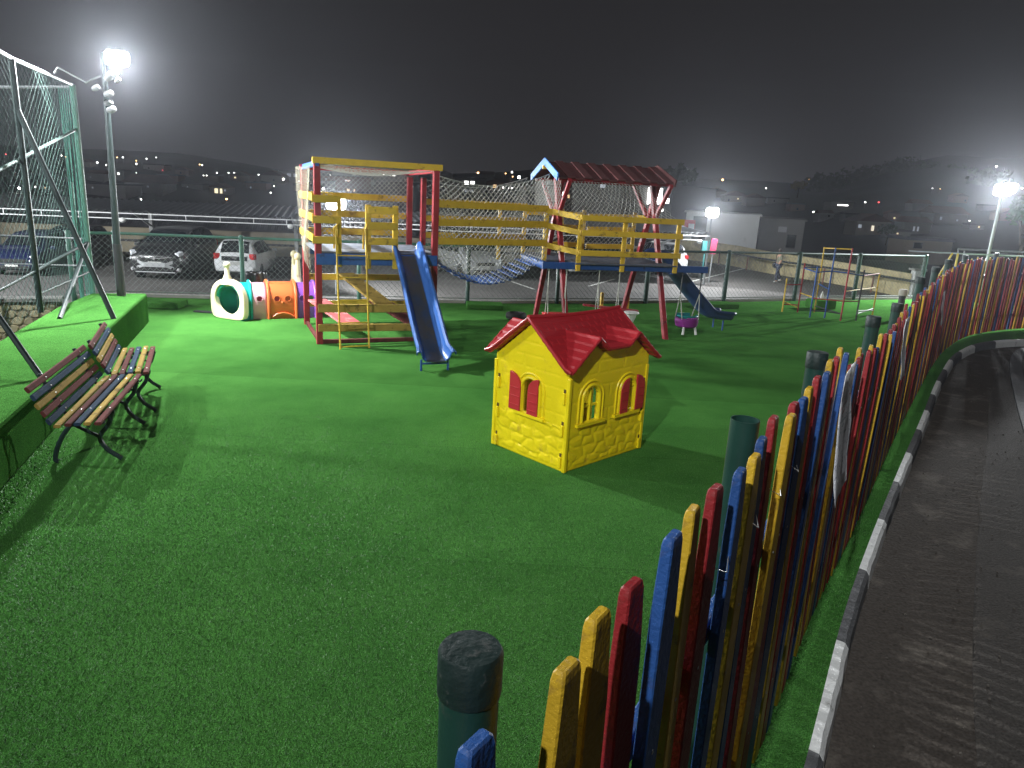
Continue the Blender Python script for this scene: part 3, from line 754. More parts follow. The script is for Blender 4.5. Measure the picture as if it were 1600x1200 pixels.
# lower frame: yellow beams, red sill, resting planks
part('low_beam', tp(-.02, -.05, .51), tp(TW, -.05, .49), .04, .115, WYEL); part('low_beam', tp(-.02, -.05, .235), tp(TW, -.05, .215), .04, .105, WYEL)
part('low_beam', tp(-.02, TD + .05, .75), tp(TW, TD + .05, .74), .04, .10, YEL)
part('low_beam', tp(-.0, TD + .02, .33), tp(TW, TD + .02, .31), .04, .10, YEL)
part('ground_sill', tp(-.02, 0, .03), tp(TW, 0, .03), .06, .055, WRED)
part('ground_sill', tp(0, 0, .03), tp(0, TD, .03), .05, .05, WRED)
part('step_plank', tp(.15, TD - .1, .40), tp(.48, .12, .24), .30, .03, mat('pink_red_paint', (.42, .10, .10), .55, .25, 9, dirt=(.5, .3, .3), dscale=6, damt=.2))
part('step_plank', tp(.62, TD - .0, .80), tp(.95, .15, .52), .27, .035, WYEL)
part('step_plank', tp(1.12, TD - .1, .38), tp(1.42, .12, .24), .34, .03, WRED)
# climbing ladder of yellow pipe with hooped tops
LA, LB = tp(.22, -.42, 0), tp(.62, -.38, 0)
mb = MB()
for f0, x in ((LA, .22), (LB, .62)):
    top = tp(x, -.13, 1.60); mb.tube([f0, f0.lerp(top, .5), top, top + Vector((.02, .05, .06)), tp(x, .02, 1.60), tp(x, .05, 1.32)], .013, 8)
ld = mb.build('pipe_ladder', YEL, play, smooth=True)
for t in (.02, .22, .41, .6, .78):
    a = LA.lerp(tp(.22, -.13, 1.60), t); b_ = LB.lerp(tp(.62, -.13, 1.60), t); mb = MB(); mb.tube([a, b_], .009, 8); mb.build('ladder_rung', YEL, ld, smooth=True)
# slides: a channel swept along a profile
def slide(name, prof, side, wid, lip, mbody, mbed, parent):
    """prof: centreline points; side: unit sideways; a channel with rolled lips"""
    sec = [(-wid / 2 - .035, lip - .035), (-wid / 2 - .035, lip), (-wid / 2 - .012, lip + .014), (-wid / 2 + .012, lip - .004), (-wid / 2 + .03, .05), (-wid / 2 + .075, .008), (0, 0), (wid / 2 - .075, .008), (wid / 2 - .03, .05), (wid / 2 - .012, lip - .004), (wid / 2 + .012, lip + .014), (wid / 2 + .035, lip), (wid / 2 + .035, lip - .035)]
    P = spline(prof, 8); mb = MB(); k = len(sec); vs = []
    for i, p in enumerate(P):
        t = (P[min(i + 1, len(P) - 1)] - P[max(i - 1, 0)]).normalized(); nrm = side.cross(t); nrm = nrm if nrm.z > 0 else -nrm
        f = i / (len(P) - 1); fl = 1 + .14 * max(0, (f - .86) / .14)
        for a, b_ in sec: vs.append(p + side * (a * fl) + nrm * b_)
    mb.add(vs, [])
    for i in range(len(P) - 1):
        for j in range(k - 1):
            mb.cur = 1 if 5 <= j <= 6 else 0
            mb.f.append((i * k + j, (i + 1) * k + j, (i + 1) * k + j + 1, i * k + j + 1)); mb.mi.append(mb.cur)
    o = mb.build(name, [mbody, mbed], parent, smooth=True); md = o.modifiers.new('thick', 'SOLIDIFY'); md.thickness = .010; md.offset = 0
    return o, P
SLDB = mat('slide_bed_blue', (.035, .055, .10), .33, .45, 2.5, spec=.5, dirt=(.065, .062, .060), dscale=2.2, damt=.55)
S0 = tp(1.24, .04, 1.255); S1 = (at(655, 572, .12) + at(706, 560, .12)) / 2
sdir = (S1 - S0); sdir.z = 0; L_ = sdir.length; sdir.normalize(); sside = Vector((sdir.y, -sdir.x, 0))
prof = [S0 - sdir * .06 + Vector((0, 0, .03)), S0 + sdir * .06, S0 + sdir * (L_ * .38) + Vector((0, 0, -.44)), S0 + sdir * (L_ * .68) + Vector((0, 0, -.83)), S0 + sdir * (L_ * .86) + Vector((0, 0, -1.045)), S1 + Vector((0, 0, 0))]
sl, P = slide('slide', prof, sside, .36, .135, SLB, SLDB, play)
sl['label'] = 'bright blue slide with worn dark bed'
for sg in (-1, 1):
    mb = MB(); p = P[-3] + sside * sg * .17; mb.tube([p + Vector((0, 0, .0)), Vector((p.x, p.y, 0))], .014, 8); mb.build('slide_foot', BLU, sl)
mb = MB(); mb.tube([P[-3] + sside * -.17 + Vector((0, 0, -.05)), P[-3] + sside * .17 + Vector((0, 0, -.05))], .012, 8); mb.build('foot_bar', BLU, sl)

# A-frame platform
A = [Vector((.83, 11.21, 0)), Vector((2.47, 11.66, 0)), Vector((.12, 13.2, 0)), Vector((1.78, 13.68, 0))]
ax = (A[1] - A[0]).normalized(); ay = Vector((-ax.y, ax.x, 0)); O = A[0]; AL = (A[1] - A[0]).length; AD = 2.05
def ap(x, y, z): return O + ax * x + ay * y + Vector((0, 0, z))
AP = 2.46; ym = AD / 2
for x in (0.0, AL):
    part('a_frame_leg', ap(x, 0, -.03), ap(x, ym + .05, AP), .09, .075, RED, ax); part('a_frame_leg', ap(x + .07, AD, -.03), ap(x + .07, ym - .05, AP), .09, .075, RED, ax)
    zb = 1.92; t = zb / AP
    part('roof_brace', ap(x, ym * t, zb), ap(x - .03, .30, 2.42), .06, .06, RED, ax); part('roof_brace', ap(x + .03, AD - ym * t, zb), ap(x - .03, AD - .30, 2.42), .06, .06, RED, ax)
# pitched roof of dark red planks
RX0, RX1 = -.18, AL + .0; RH = .70
roof = part('roof', ap(RX0, ym, 2.63), ap(RX1, ym, 2.63), .06, .08, RED, label='shallow pitched roof of dull red planks with light blue barge boards')
DR = mat('dull_red_planks', (.115, .036, .036), .8, .25, 8, .4, 40, dirt=(.09, .05, .05), dscale=6, damt=.2, rnd=.2)
NPK = 14
for i in range(NPK):
    x = RX0 + .05 + (RX1 - RX0 - .1) * i / (NPK - 1)
    for sg in (-1, 1):
        lift = .02 if i % 2 else 0.
        part('roof_plank', ap(x, ym + sg * .005, 2.69 + lift), ap(x, ym + sg * RH, 2.44 + lift), .135, .022, DR, (0, 0, 1), roof)
for x in (RX0 - .05, RX1 + .04):
    for sg in (-1, 1):
        part('barge_board', ap(x, ym, 2.70), ap(x, ym + sg * (RH + .03), 2.455), .025, .115, LBL if x < 0 else DR, (0, 0, 1), roof)
part('ridge_end', ap(RX0 - .08, ym, 2.61), ap(RX0 + .1, ym, 2.61), .05, .06, YEL, (0, 0, 1), roof)
for sg in (-1, 1): part('eave_beam', ap(RX0, ym + sg * .62, 2.43), ap(RX1, ym + sg * .62, 2.43), .04, .05, RED, (0, 0, 1), roof)
# deck
PZD = 1.17
WN = 0.22     # front edge of the wide part, in y
for i in range(13):
    y = .18 + i * 1.72 / 12
    part('deck_board', ap(-.25 if y > .5 else .10, y, PZD), ap(AL + .12, y, PZD), .132, .025, mat('deck_grey_blue', (.07, .085, .12), .7, .3, 7, .4, 40, dirt=(.16, .15, .14), dscale=5, damt=.2, rnd=.25))
part('swing_beam', ap(-.42, .20, 1.13), ap(AL + .72, .20, 1.12), .06, .105, BLU)
part('deck_beam', ap(-.1, 1.75, 1.10), ap(AL + .1, 1.75, 1.10), .05, .13, BLU); part('deck_beam', ap(AL + .08, .18, 1.10), ap(AL + .08, 1.8, 1.10), .05, .13, BLU)
part('deck_beam', ap(-.30, .5, 1.10), ap(-.30, 1.8, 1.10), .05, .13, BLU)
# yellow guard rails: kinked in from the bridge
PL0 = ap(-.27, .62, 0); PC = ap(.14, .14, 0); PE = ap(AL + .10, .14, 0); PM_ = ap(.88, .14, 0)
for p, h in ((PL0, 1.98), (PC, 1.90), (PM_, 1.90), (PE, 1.90)):
    part('rail_post', Vector((p.x, p.y, 1.06)), Vector((p.x, p.y, h)), .075, .04, YEL, ay)
for z in (1.87, 1.645, 1.34):
    up = Vector((0, 0, z)); off_ = -ay * .03
    part('guard_rail', PL0 + up + off_ + Vector((0, 0, .07)), PC + up + off_, .026, .088, YEL); part('guard_rail', PC + up + off_ * 1.9, PE + up + off_ * 1.9 + ax * .05, .026, .088, YEL)
    b0, b1 = ap(-.27, 1.86, 0), ap(AL + .10, 1.86, 0)
    part('guard_rail', b0 + up, b0.lerp(b1, .52) + up, .026, .088, YEL); part('guard_rail', b0.lerp(b1, .56) + up + Vector((0, 0, -.02)), b1 + up, .026, .088, YEL)
for t in (0, .33, .53, 1):
    p = ap(-.27, 1.89, 0).lerp(ap(AL + .10, 1.89, 0), t); part('rail_post', Vector((p.x, p.y, 1.06)), Vector((p.x, p.y, 1.95)), .07, .035, YEL, ay)
part('guard_rail', ap(AL + .12, 1.2, 1.87), ap(AL + .12, 1.86, 1.87), .026, .088, YEL)
# bridge: side rails and a sagging row of blue boards
BA, BB = tp(TW, .05, 0), PL0 + Vector((0, 0, 0)); BA2, BB2 = tp(TW + .16, TD - .25, 0), ap(-.27, 1.80, 0)
for z0, z1 in ((1.98, 1.97), (1.72, 1.73), (1.46, 1.44)):
    part('bridge_rail', BA + Vector((0, 0, z0)) - ty * .07, BB + Vector((0, 0, z1)) - ty * .05, .028, .098, YEL)
    part('bridge_rail', BA2 + Vector((0, 0, z0)), BB2 + Vector((0, 0, z1)), .028, .095, YEL)
part('rail_post', ap(-.75, 1.75, 1.05), ap(-.75, 1.75, 1.98), .06, .035, YEL, ay)
def bridge(u, v, up=0.): 
    a = BA.lerp(BB, u); b_ = BA2.lerp(BB2, u); p = a.lerp(b_, v); return p + Vector((0, 0, 1.20 - .40 * math.sin(math.pi * u) ** .9 + up))
for i in range(17):
    u = (i + .5) / 17; d_ = bridge(u, .06) ; e_ = bridge(u, .94); part('bridge_board', d_, e_, .085, .022, BLU, (0, 0, 1))
# cord nets
def net(P, W, H, cell, name='safety_net', m=NETW, r=.0034, par=None):
    mb = MB(); diamond(P, W, H, cell, r, mb, 1); o = mb.build(name, m, par or play); tag(o, kind='stuff'); return o
V3 = Vector
topA = lambda u: 2.36 - .50 * math.sin(math.pi * min(1, u * 1.02)) ** 1.1 + .0 * u
net(lambda u, v: BA.lerp(BB, u) - ty * .03 + V3((0, 0, (1.22 - .40 * math.sin(math.pi * u) ** .9) * (1 - v) + v * (2.38 - .17 * math.sin(math.pi * u) ** .9 + .12 * u))), 2.1, 1.35, .085, r=.0050)
net(lambda u, v: BA2.lerp(BB2, u) + ty * .03 + V3((0, 0, (1.22 - .40 * math.sin(math.pi * u) ** .9) * (1 - v) + v * (2.33 - .15 * math.sin(math.pi * u) ** .9 + .12 * u))), 2.0, 1.35, .10)
for vv in (0, 1):
    mb = MB(); f_n = (lambda u: BA.lerp(BB, u) - ty * .03 + V3((0, 0, 2.38 - .17 * math.sin(math.pi * u) ** .9 + .12 * u))) if not vv else (lambda u: BA2.lerp(BB2, u) + ty * .03 + V3((0, 0, 2.33 - .15 * math.sin(math.pi * u) ** .9 + .12 * u)))
    mb.tube([f_n(u) for u in np.linspace(0, 1, 20)], .006, 5); mb.build('net_edge_rope', NETW, play)
net(lambda u, v: tp(u * TW, TD + .02 + .04 * math.sin(math.pi * u), 1.32 + v * 1.05 - .05 * math.sin(math.pi * u) * v), TW, 1.05, .075, r=.0042)
net(lambda u, v: tp(-.09 - .03 * math.sin(3.1 * v + 5 * u), u * TD, 1.0 + .25 * u + v * (1.4 - .25 * u)), TD, 1.4, .10, r=.0022, m=mat('cream_net_cord', (.30, .27, .20), .8))
net(lambda u, v: tp(u * TW, v * TD, 2.42 - .10 * math.sin(math.pi * u) * math.sin(math.pi * v)), TW, TD, .10, r=.003)
net(lambda u, v: ap(u * (AL + .2) - .1, 1.93 - .25 * v, 1.25 + v * 1.15), AL + .2, 1.15, .085)
net(lambda u, v: ap(u * (AL + .1) * (1 - .35 * v), .12 + .16 * v, 1.85 + v * .56), AL + .1, .56, .085, r=.0026)
net(lambda u, v: ap(-.15, .35 + u * 1.4, 1.9 + v * .52), 1.4, .52, .085)
# navy slide off the right end of the deck
N0 = ap(AL + .10, .85, 1.19); N1 = (at(1118, 497, .16) + at(1133, 503, .16)) / 2
nd = N1 - N0; nd.z = 0; NL = nd.length; nd.normalize(); ns = Vector((nd.y, -nd.x, 0))
pr = [N0 - nd * .05, N0 + nd * .08, N0 + nd * NL * .35 + V3((0, 0, -.42)), N0 + nd * NL * .62 + V3((0, 0, -.78)), N0 + nd * NL * .80 + V3((0, 0, -.97)), N0 + nd * (NL + .12) + V3((0, 0, -1.02))]
s2, P2 = slide('slide', pr, ns, .40, .15, SLB2, SLB2, play); s2['label'] = 'navy blue slide at the right end of the deck'
for sg in (-1, 1):
    mb = MB(); p = P2[-4] + ns * sg * .15; mb.tube([p, V3((p.x, p.y, 0))], .014, 8); mb.build('slide_foot', BLU, s2)

# swings hang from the long beam and are things of their own
def beam_pt(px): # point on the swing beam seen in that picture column
    a, b_ = ap(-.42, .20, 1.08), ap(AL + .72, .20, 1.07); best = min((abs(proj(a.lerp(b_, t))[0] - px), t) for t in np.linspace(0, 1, 400)); return a.lerp(b_, best[1])
SWR = mat('swing_seat_red', (.50, .03, .03), .4, .1, 8)
for (pa, pb, lab) in ((858, 886, 'red seat swing on grey ropes, left of the two behind the playhouse'), (937, 969, 'red seat swing on grey ropes, right of the two behind the playhouse')):
    a, b_ = beam_pt(pa), beam_pt(pb); c = (a + b_) / 2
    sw = thing('swing', lab, 'swing', (c.x, c.y, .36), 0, 'rope swings under the deck')
    mb = MB(); mb.beam(V3((a.x, a.y, .37)) - ax * .05, V3((b_.x, b_.y, .37)) + ax * .05, .17, .03); mb.build('seat', SWR, sw, bevel=.006)
    for q in (a, b_):
        for s_ in (-1, 1):
            mb = MB(); mb.tube([q, V3((q.x, q.y, .75)) + ay * s_ * .012, V3((q.x, q.y, .38)) + ay * s_ * .07], .008, 6); mb.build('rope', ROPE, sw)
        mb = MB(); mb.lathe([(.018, -.02), (.022, 0), (.018, .04)], q, 8); mb.build('hanger', ZINC, sw)
a, b_ = beam_pt(1067), beam_pt(1097); c = (a + b_) / 2
sw = thing('toddler_swing', 'purple and teal bucket swing hanging from the end of the navy beam', 'swing', (c.x, c.y, .22))
PUR = mat('purple_plastic', (.20, .02, .20), .4, .15, 8); TEA = mat('teal_plastic', (.01, .22, .22), .4, .1, 8)
cz = V3((c.x - .01, c.y, .26))
mb = MB()
prof_ = [(.13, -.10), (.18, -.07), (.195, .0), (.19, .06), (.165, .065), (.155, .0), (.12, -.06)]
mb.lathe(prof_, cz, 20); 
st = mb.build('bucket', PUR, sw, smooth=True)
mb = MB(); mb.beam(cz + ay * .15 + V3((0, 0, .04)) - ax * .13, cz + ay * .15 + V3((0, 0, .04)) + ax * .13, .03, .16); mb.build('backrest', TEA, sw, bevel=.01)
mb = MB(); mb.tube([cz + ax * .17 * math.cos(t) - ay * .17 * math.sin(t) + V3((0, 0, .10)) for t in np.linspace(0, math.pi, 12)], .014, 8); mb.build('safety_bar', TEA, sw, smooth=True)
for sg in (-1, 1):
    mb = MB(); mb.tube([cz + ax * sg * .1 - ay * .12 + V3((0, 0, -.08)), cz + ax * sg * .12 - ay * .15 + V3((0, 0, -.20))], .02, 6); mb.build('leg_guard', mat('white_strap', (.6, .6, .58), .5), sw)
for q, sg in ((a, -1), (b_, 1)):
    k_ = V3((q.x, q.y, .72)); mb = MB(); mb.tube([q + V3((0, 0, 0)), k_], .010, 6); mb.build('chain', DARK, sw)
    for s_ in (-1, 1):
        mb = MB(); mb.tube([k_, cz + ax * sg * .15 + ay * s_ * .12 + V3((0, 0, .05))], .008, 6); mb.build('rope', ROPE, sw)
    mb = MB(); mb.lathe([(.018, -.02), (.024, 0), (.018, .05)], q, 8); mb.build('hanger', DARK, sw)
# see-saw behind the playhouse: yellow uprights, red boards, a pale seat end
ss = thing('seesaw', 'low seesaw with yellow uprights and a white seat behind the playhouse', 'seesaw', at(965, 500))
p0, p1 = at(938, 495), at(978, 497)
for q, h in ((p0, .46), (p1, .42)):
    mb = MB(); mb.beam(q, q + V3((0, 0, h)), .07, .05, ax); mb.build('upright', YEL, ss)
mb = MB(); mb.beam(p0 + V3((-.35, -.05, .22)), p1 + V3((.2, -.1, .16)), .14, .03); mb.build('board', RED, ss)
q = at(985, 503); mb = MB(); mb.lathe([(.05, .0), (.09, .10), (.10, .14), (.15, .165), (.13, .19), (.001, .195)], q, 16); mb.build('seat', mat('white_plastic', (.7, .7, .66), .4, .05), ss, smooth=True)
mb = MB(); q = at(806, 500); mb.lathe([(.12, .02), (.17, .03), (.19, .08), (.17, .13), (.12, .14), (.10, .08)], q, 20)
tag(mb.build('rubber_tyre', BLK, None, smooth=True), 'dark tyre lying on the turf behind the playhouse roof', 'tyre')
# ================================================================== BENCHES
def bench(label, near, dvec, length, legs):
    d = Vector(dvec).normalized(); w = Vector((d.y, -d.x, 0)); near = Vector(near)
    def bp(u, f, z): return near + d * u + w * f + Vector((0, 0, z))
    c = bp(length / 2, -.2, 0); t = thing('park_bench', label, 'bench', (c.x, c.y, 0), 0, 'slatted garden benches by the raised bank')
    seat = [(-.03, .420, 'r'), (-.097, .424, 'y'), (-.163, .420, 'b'), (-.228, .414, 'r'), (-.293, .408, 'y')]
    back = [(-.345, .440, 'b'), (-.372, .500, 'r'), (-.399, .560, 'y'), (-.426, .620, 'b'), (-.453, .680, 'r')]
    mm = {'r': WRED, 'y': WYEL, 'b': WBLU}; lean = Vector((-.32, 0, .95))
    for f, z, c_ in seat:
        mb = MB(); e = random.uniform(-.012, .012); mb.beam(bp(e, f, z), bp(length + e, f, z), .048, .024, (0, 0, 1), .007); mb.build('seat_slat', mm[c_], t)
    up = (w * .85 + Vector((0, 0, .53)))
    for f, z, c_ in back:
        mb = MB(); e = random.uniform(-.012, .012); mb.beam(bp(e, f, z), bp(length + e, f, z), .048, .024, up, .007); mb.build('back_slat', mm[c_], t)
    for u in legs:
        mb = MB(); r = [.019, .020, .018, .017, .020, .026]
        mb.tube(spline([bp(u, -.02, .395), bp(u, -.05, .30), bp(u, -.12, .20), bp(u, -.08, .10), bp(u, -.0, .03), bp(u, .02, .012)], 3), .018, 7)
        mb.tube(spline([bp(u, -.16, .36), bp(u, -.28, .33), bp(u, -.36, .24), bp(u, -.42, .12), bp(u, -.44, .03), bp(u, -.42, .012)], 3), .018, 7)
        mb.tube(spline([bp(u, -.12, .20), bp(u, -.22, .26), bp(u, -.30, .31)], 3), .014, 6)
        mb.tube([bp(u, .0, .398), bp(u, -.31, .385), bp(u, -.355, .41), bp(u, -.485, .71)], .015, 6)
        mb.tube(spline([bp(u, -.45, .60), bp(u, -.25, .62), bp(u, -.06, .60), bp(u, -.01, .54), bp(u, -.05, .50), bp(u, -.09, .53)], 4), .012, 6) if False else None
        for k in range(9):   # scroll ornament under the seat
            a0, a1 = k * .7, (k + 1) * .7; r0, r1 = .055 - .005 * k, .055 - .005 * (k + 1)
            mb.tube([bp(u, -.09 + r0 * math.cos(a0), .33 + r0 * math.sin(a0)), bp(u, -.09 + r1 * math.cos(a1), .33 + r1 * math.sin(a1))], .009, 5)
        fr = mb.build('leg_frame', IRON, t, smooth=True)
        for f, z, _c in seat: mb = MB(); mb.ball(bp(u, f, z + .013), .007, 6, (1, 1, .5)); mb.build('bolt', ZINC, fr, smooth=True)
        for f, z, _c in back: mb = MB(); mb.ball(bp(u, f, z) + w * .013, .007, 6); mb.build('bolt', ZINC, fr, smooth=True)
    return t
bench('slatted red, yellow and blue bench nearest the camera, against the raised turf bank', (-2.96, 4.97, 0), (-.28, .96, 0), 1.42, (.36, 1.24))
bench('slatted red, yellow and blue bench behind the nearer one, at the corner of the bank', (-3.34, 6.42, 0), (-.40, .93, 0), 1.12, (.14, .98))

# ================================================================== CRAWL TUNNEL
tun = thing('crawl_tunnel', 'plastic caterpillar crawl tunnel in teal, pink, orange and purple with cream ends', 'play tunnel', (-4.0, 11.5, 0))
tdv = Vector((.90, .43, 0)).normalized(); tsv = Vector((tdv.y, -tdv.x, 0)); TC0 = Vector((-4.60, 11.62, 0))
CRM = mat('cream_plastic', (.72, .66, .42), .45, .08, 6, spec=.4)
def arch_sec(wd, ht, n=12):
    r = wd / 2; return [(-r, 0)] + [(-r * math.cos(t), ht - r + r * math.sin(t)) for t in np.linspace(0, math.pi, n)] + [(r, 0)]
def barrel(name, a, b_, wd, ht, m, rims=(), ports=(), bulge=0.):
    mb = MB(); N4 = 6; sec = arch_sec(wd, ht); k = len(sec); vs = []
    for i in range(N4 + 1):
        t = i / N4; sc = 1 + bulge * math.sin(math.pi * t)
        vs += [TC0 + tdv * (a + (b_ - a) * t) + tsv * x * sc + Vector((0, 0, z * sc)) for x, z in sec]
    mb.add(vs, [(i * k + j, i * k + j + 1, (i + 1) * k + j + 1, (i + 1) * k + j) for i in range(N4) for j in range(k - 1)])
    o = mb.build(name, m, tun, smooth=True); md = o.modifiers.new('thick', 'SOLIDIFY'); md.thickness = .018; md.offset = -1
    for r_ in rims:
        mb = MB(); mb.tube([TC0 + tdv * r_ + tsv * x * 1.03 + Vector((0, 0, z * 1.03)) for x, z in sec], .026, 8); mb.build('rim', m, o, smooth=True)
    for pu, pm in ports:
        z = .33; x = wd / 2 * (1 + bulge) ; c = TC0 + tdv * pu + tsv * x + Vector((0, 0, z)); q = tsv.to_track_quat('Z', 'Y').to_matrix()
        mb = MB(); mb.lathe([(.050, -.03), (.056, .0), (.054, .012), (.042, .012), (.040, .002), (.040, -.02)], c, 16, q); mb.build('porthole_rim', m, o, smooth=True)
        mb = MB(); mb.lathe([(.041, .004), (.041, .006)], c, 16, q); mb.build('porthole', pm, o)  # inside shade painted on a dark disc, no hole cut
    return o
inn = lambda c: mat('porthole_shade_%d' % int(c[0] * 1000 + c[1] * 100), c, .6, .1)
TEAL = mat('teal_shell', (.01, .38, .33), .35, .08, 4)
barrel('teal_segment', .10, .27, .56, .56, TEAL, (.26,), ((.17, inn((.01, .10, .09))),))
fs_ = (at(383, 503) - at(330, 495)).normalized(); fc = (at(383, 503) + at(330, 495)) / 2; fn = Vector((fs_.y, -fs_.x, 0)); fn = fn if fn.y < 0 else -fn
pth = spline([fc - fn * .02, fc - fn * .16, (fc - fn * .30).lerp(TC0 + tdv * .02, .5), TC0 + tdv * .12], 4); sec = arch_sec(.54, .55); mb = MB(); k = len(sec)
for i, q in enumerate(pth):
    t_ = (pth[min(i + 1, len(pth) - 1)] - pth[max(i - 1, 0)]).normalized(); sd_ = Vector((t_.y, -t_.x, 0)); mb.v += [q + sd_ * x + Vector((0, 0, z)) for x, z in sec]
mb.f = [(i * k + j, i * k + j + 1, (i + 1) * k + j + 1, (i + 1) * k + j) for i in range(len(pth) - 1) for j in range(k - 1)]; mb.mi = [0] * len(mb.f)
o = mb.build('elbow_segment', TEAL, tun, smooth=True); md = o.modifiers.new('thick', 'SOLIDIFY'); md.thickness = .016; md.offset = 0
barrel('pink_segment', .28, .50, .56, .56, mat('pink_shell', (.72, .38, .46), .35, .08, 4), (), ((.39, inn((.22, .01, .05))),))
OR = mat('orange_shell', (.74, .17, .05), .35, .08, 4)
oo = barrel('orange_segment', .51, .97, .57, .57, OR, (.53, .96), ((.66, inn((.30, .02, .03))), (.83, inn((.34, .06, .02)))), .01)
mb = MB(); mb.tube([TC0 + tdv * u + tsv * .30 + Vector((0, 0, z)) for u, z in ((.58, .03), (.65, .08), (.75, .10), (.85, .08), (.92, .03))], .012, 6); mb.build('smile', OR, oo, smooth=True)
mb = MB(); mb.ball(TC0 + tdv * .745 + tsv * .29 + Vector((0, 0, .27)), .028, 8); mb.build('nose', OR, oo, smooth=True)
barrel('purple_segment', .98, 1.30, .56, .56, mat('purple_shell', (.26, .09, .46), .35, .08, 4), (1.28,), ((1.06, inn((.10, .02, .16))), (1.20, inn((.05, .12, .05)))))
def end_plate(c, side, nrm, name, knobs, hole=True, ht=.64, wd=.70):
    """cream end plate with an oval way in and round-headed feelers"""
    n = 40; th = np.linspace(0, 2 * math.pi, n, endpoint=False); outer = []; inner = []
    for t in th:
        cx, cz_ = math.cos(t), math.sin(t); pe = 2.15 if cz_ > 0 else 6.; e = (abs(cx) ** pe + abs(cz_) ** pe) ** (-1 / pe)
        outer.append((cx * e * wd / 2 * (1 if cz_ < 0 else 1), .30 + cz_ * e * (.34 if cz_ > 0 else .30)))
        notch = .05 * max(0, cz_) ** 20
        inner.append((cx * .255, .31 + cz_ * (.265 if cz_ > 0 else .235) - notch))
    mb = MB(); vs = []
    for dd in (-.05, .05):
        vs += [c + side * x + nrm * dd + Vector((0, 0, max(0, z))) for x, z in outer]; vs += [c + side * x + nrm * dd + Vector((0, 0, z)) for x, z in inner]
    fs = []
    for i in range(n):
        j = (i + 1) % n
        fs += [(i, j, n + j, n + i), (2 * n + i, 3 * n + i, 3 * n + j, 2 * n + j), (i, 2 * n + i, 2 * n + j, j), (n + i, n + j, 3 * n + j, 3 * n + i)]
    mb.add(vs, fs); o = mb.build(name, CRM, tun, smooth=True, bevel=.012)
    for x, z0, z1, ln in knobs:
        b_ = c + side * x; mb = MB(); mb.tube([b_ + Vector((0, 0, z0)), b_ + side * ln * .5 + Vector((0, 0, (z0 + z1) / 2)), b_ + side * ln + Vector((0, 0, z1 - .04))], [.10, .042, .035], 12)
        mb.ball(b_ + side * ln + Vector((0, 0, z1)), .052, 14); mb.build('feeler', CRM, o, smooth=True)
    return o
fs_ = (at(383, 503) - at(330, 495)).normalized(); fc = (at(383, 503) + at(330, 495)) / 2; fn = Vector((fs_.y, -fs_.x, 0)); fn = fn if fn.y < 0 else -fn
end_plate(fc - fn * .05, fs_, fn, 'end_plate', [(-.02, .56, .86, -.0)])
ec = TC0 + tdv * 1.06 - tsv * .30
mb = MB(); 
pp = [(-.29, 0), (-.29, .45), (-.24, .70), (-.20, .80), (.10, .82), (.20, .70), (.29, .45), (.29, 0)]
mb.prism(pp, ec - tdv * .05, tsv, Vector((0, 0, 1)), -.10); hd = mb.build('head_plate', CRM, tun, bevel=.03)
for x in (-.21, .19):
    mb = MB(); b_ = ec + tsv * x; mb.tube([b_ + Vector((0, 0, .66)), b_ + Vector((0, 0, .93))], [.05, .035], 12); mb.ball(b_ + Vector((0, 0, .97)), .055, 14, (1, 1, 1.25)); mb.build('feeler', CRM, hd, smooth=True)

# rubbish bin with a black liner beyond the tunnel
bn = at(413, 470); bn = Vector((bn.x, bn.y - .35, 0)); bin_ = thing('rubbish_bin', 'pale bin lined with a black bag between tunnel and mesh fence', 'bin', bn)
mb = MB(); mb.lathe([(.14, 0), (.17, .40), (.155, .40), (.14, .02)], bn, 18); mb.build('bin_body', mat('pale_bin', (.5, .5, .45), .6), bin_, smooth=True)
mb = MB(); pr_ = []
n = 28
for i, (r, z) in enumerate([(.172, .22), (.19, .30), (.185, .40), (.195, .52), (.185, .57), (.15, .56), (.12, .45)]):
    for j in range(n):
        a = 2 * math.pi * j / n; q = r + .014 * mnoise.noise(Vector((math.cos(a) * 4, math.sin(a) * 4, z * 9))); mb.v.append(bn + Vector((q * math.cos(a), q * math.sin(a), z + .02 * mnoise.noise(Vector((math.cos(a) * 3, math.sin(a) * 3, 5))))))
mb.f = [(i * n + j, i * n + (j + 1) % n, (i + 1) * n + (j + 1) % n, (i + 1) * n + j) for i in range(6) for j in range(n)]; mb.mi = [0] * len(mb.f)
mb.build('bin_bag', mat('black_film', (.01, .01, .011), .22, .1, 5, .5, 14, spec=.7), bin_, smooth=True)

# ================================================================== CHAIN-LINK FENCE
CHN[0] = Vector((-7.75, 12.55, 0))
cl = thing('chain_link_fence', 'green posted chain link fence along the far edge of the turf', 'fence', (0, 14.6, 0))
CH = 1.14
for i, p in enumerate(CHN):
    mb = MB(); r = .042 if i < 6 else .052; mb.lathe([(r, -.1), (r, CH + .02), (r * .6, CH + .04)], p, 12); mb.build('post', GRN2 if i < 4 else GRN, cl, smooth=True)  # right-hand posts and rails darker: backlit shade put into the paint
for i, (a, b_) in enumerate(zip(CHN, CHN[1:])):
    mb = MB(); mb.tube([a + Vector((0, 0, CH - .01)), b_ + Vector((0, 0, CH - .01))], .026, 8); mb.build('top_rail', GRN2 if i < 4 else GRN, cl, smooth=True)
    mb = MB(); mb.tube([a + Vector((0, 0, .10)), b_ + Vector((0, 0, .10))], .010, 6); mb.build('bottom_wire', WIRE, cl)
    mb = MB(); L_ = (b_ - a).length; diamond(lambda u, v: a.lerp(b_, u) + Vector((0, -.028, .06 + v * (CH - .08))), L_, CH - .08, .105, .0026, mb)
    tag(mb.build('chain_mesh', WIRE, cl), kind='stuff')
mb = MB()
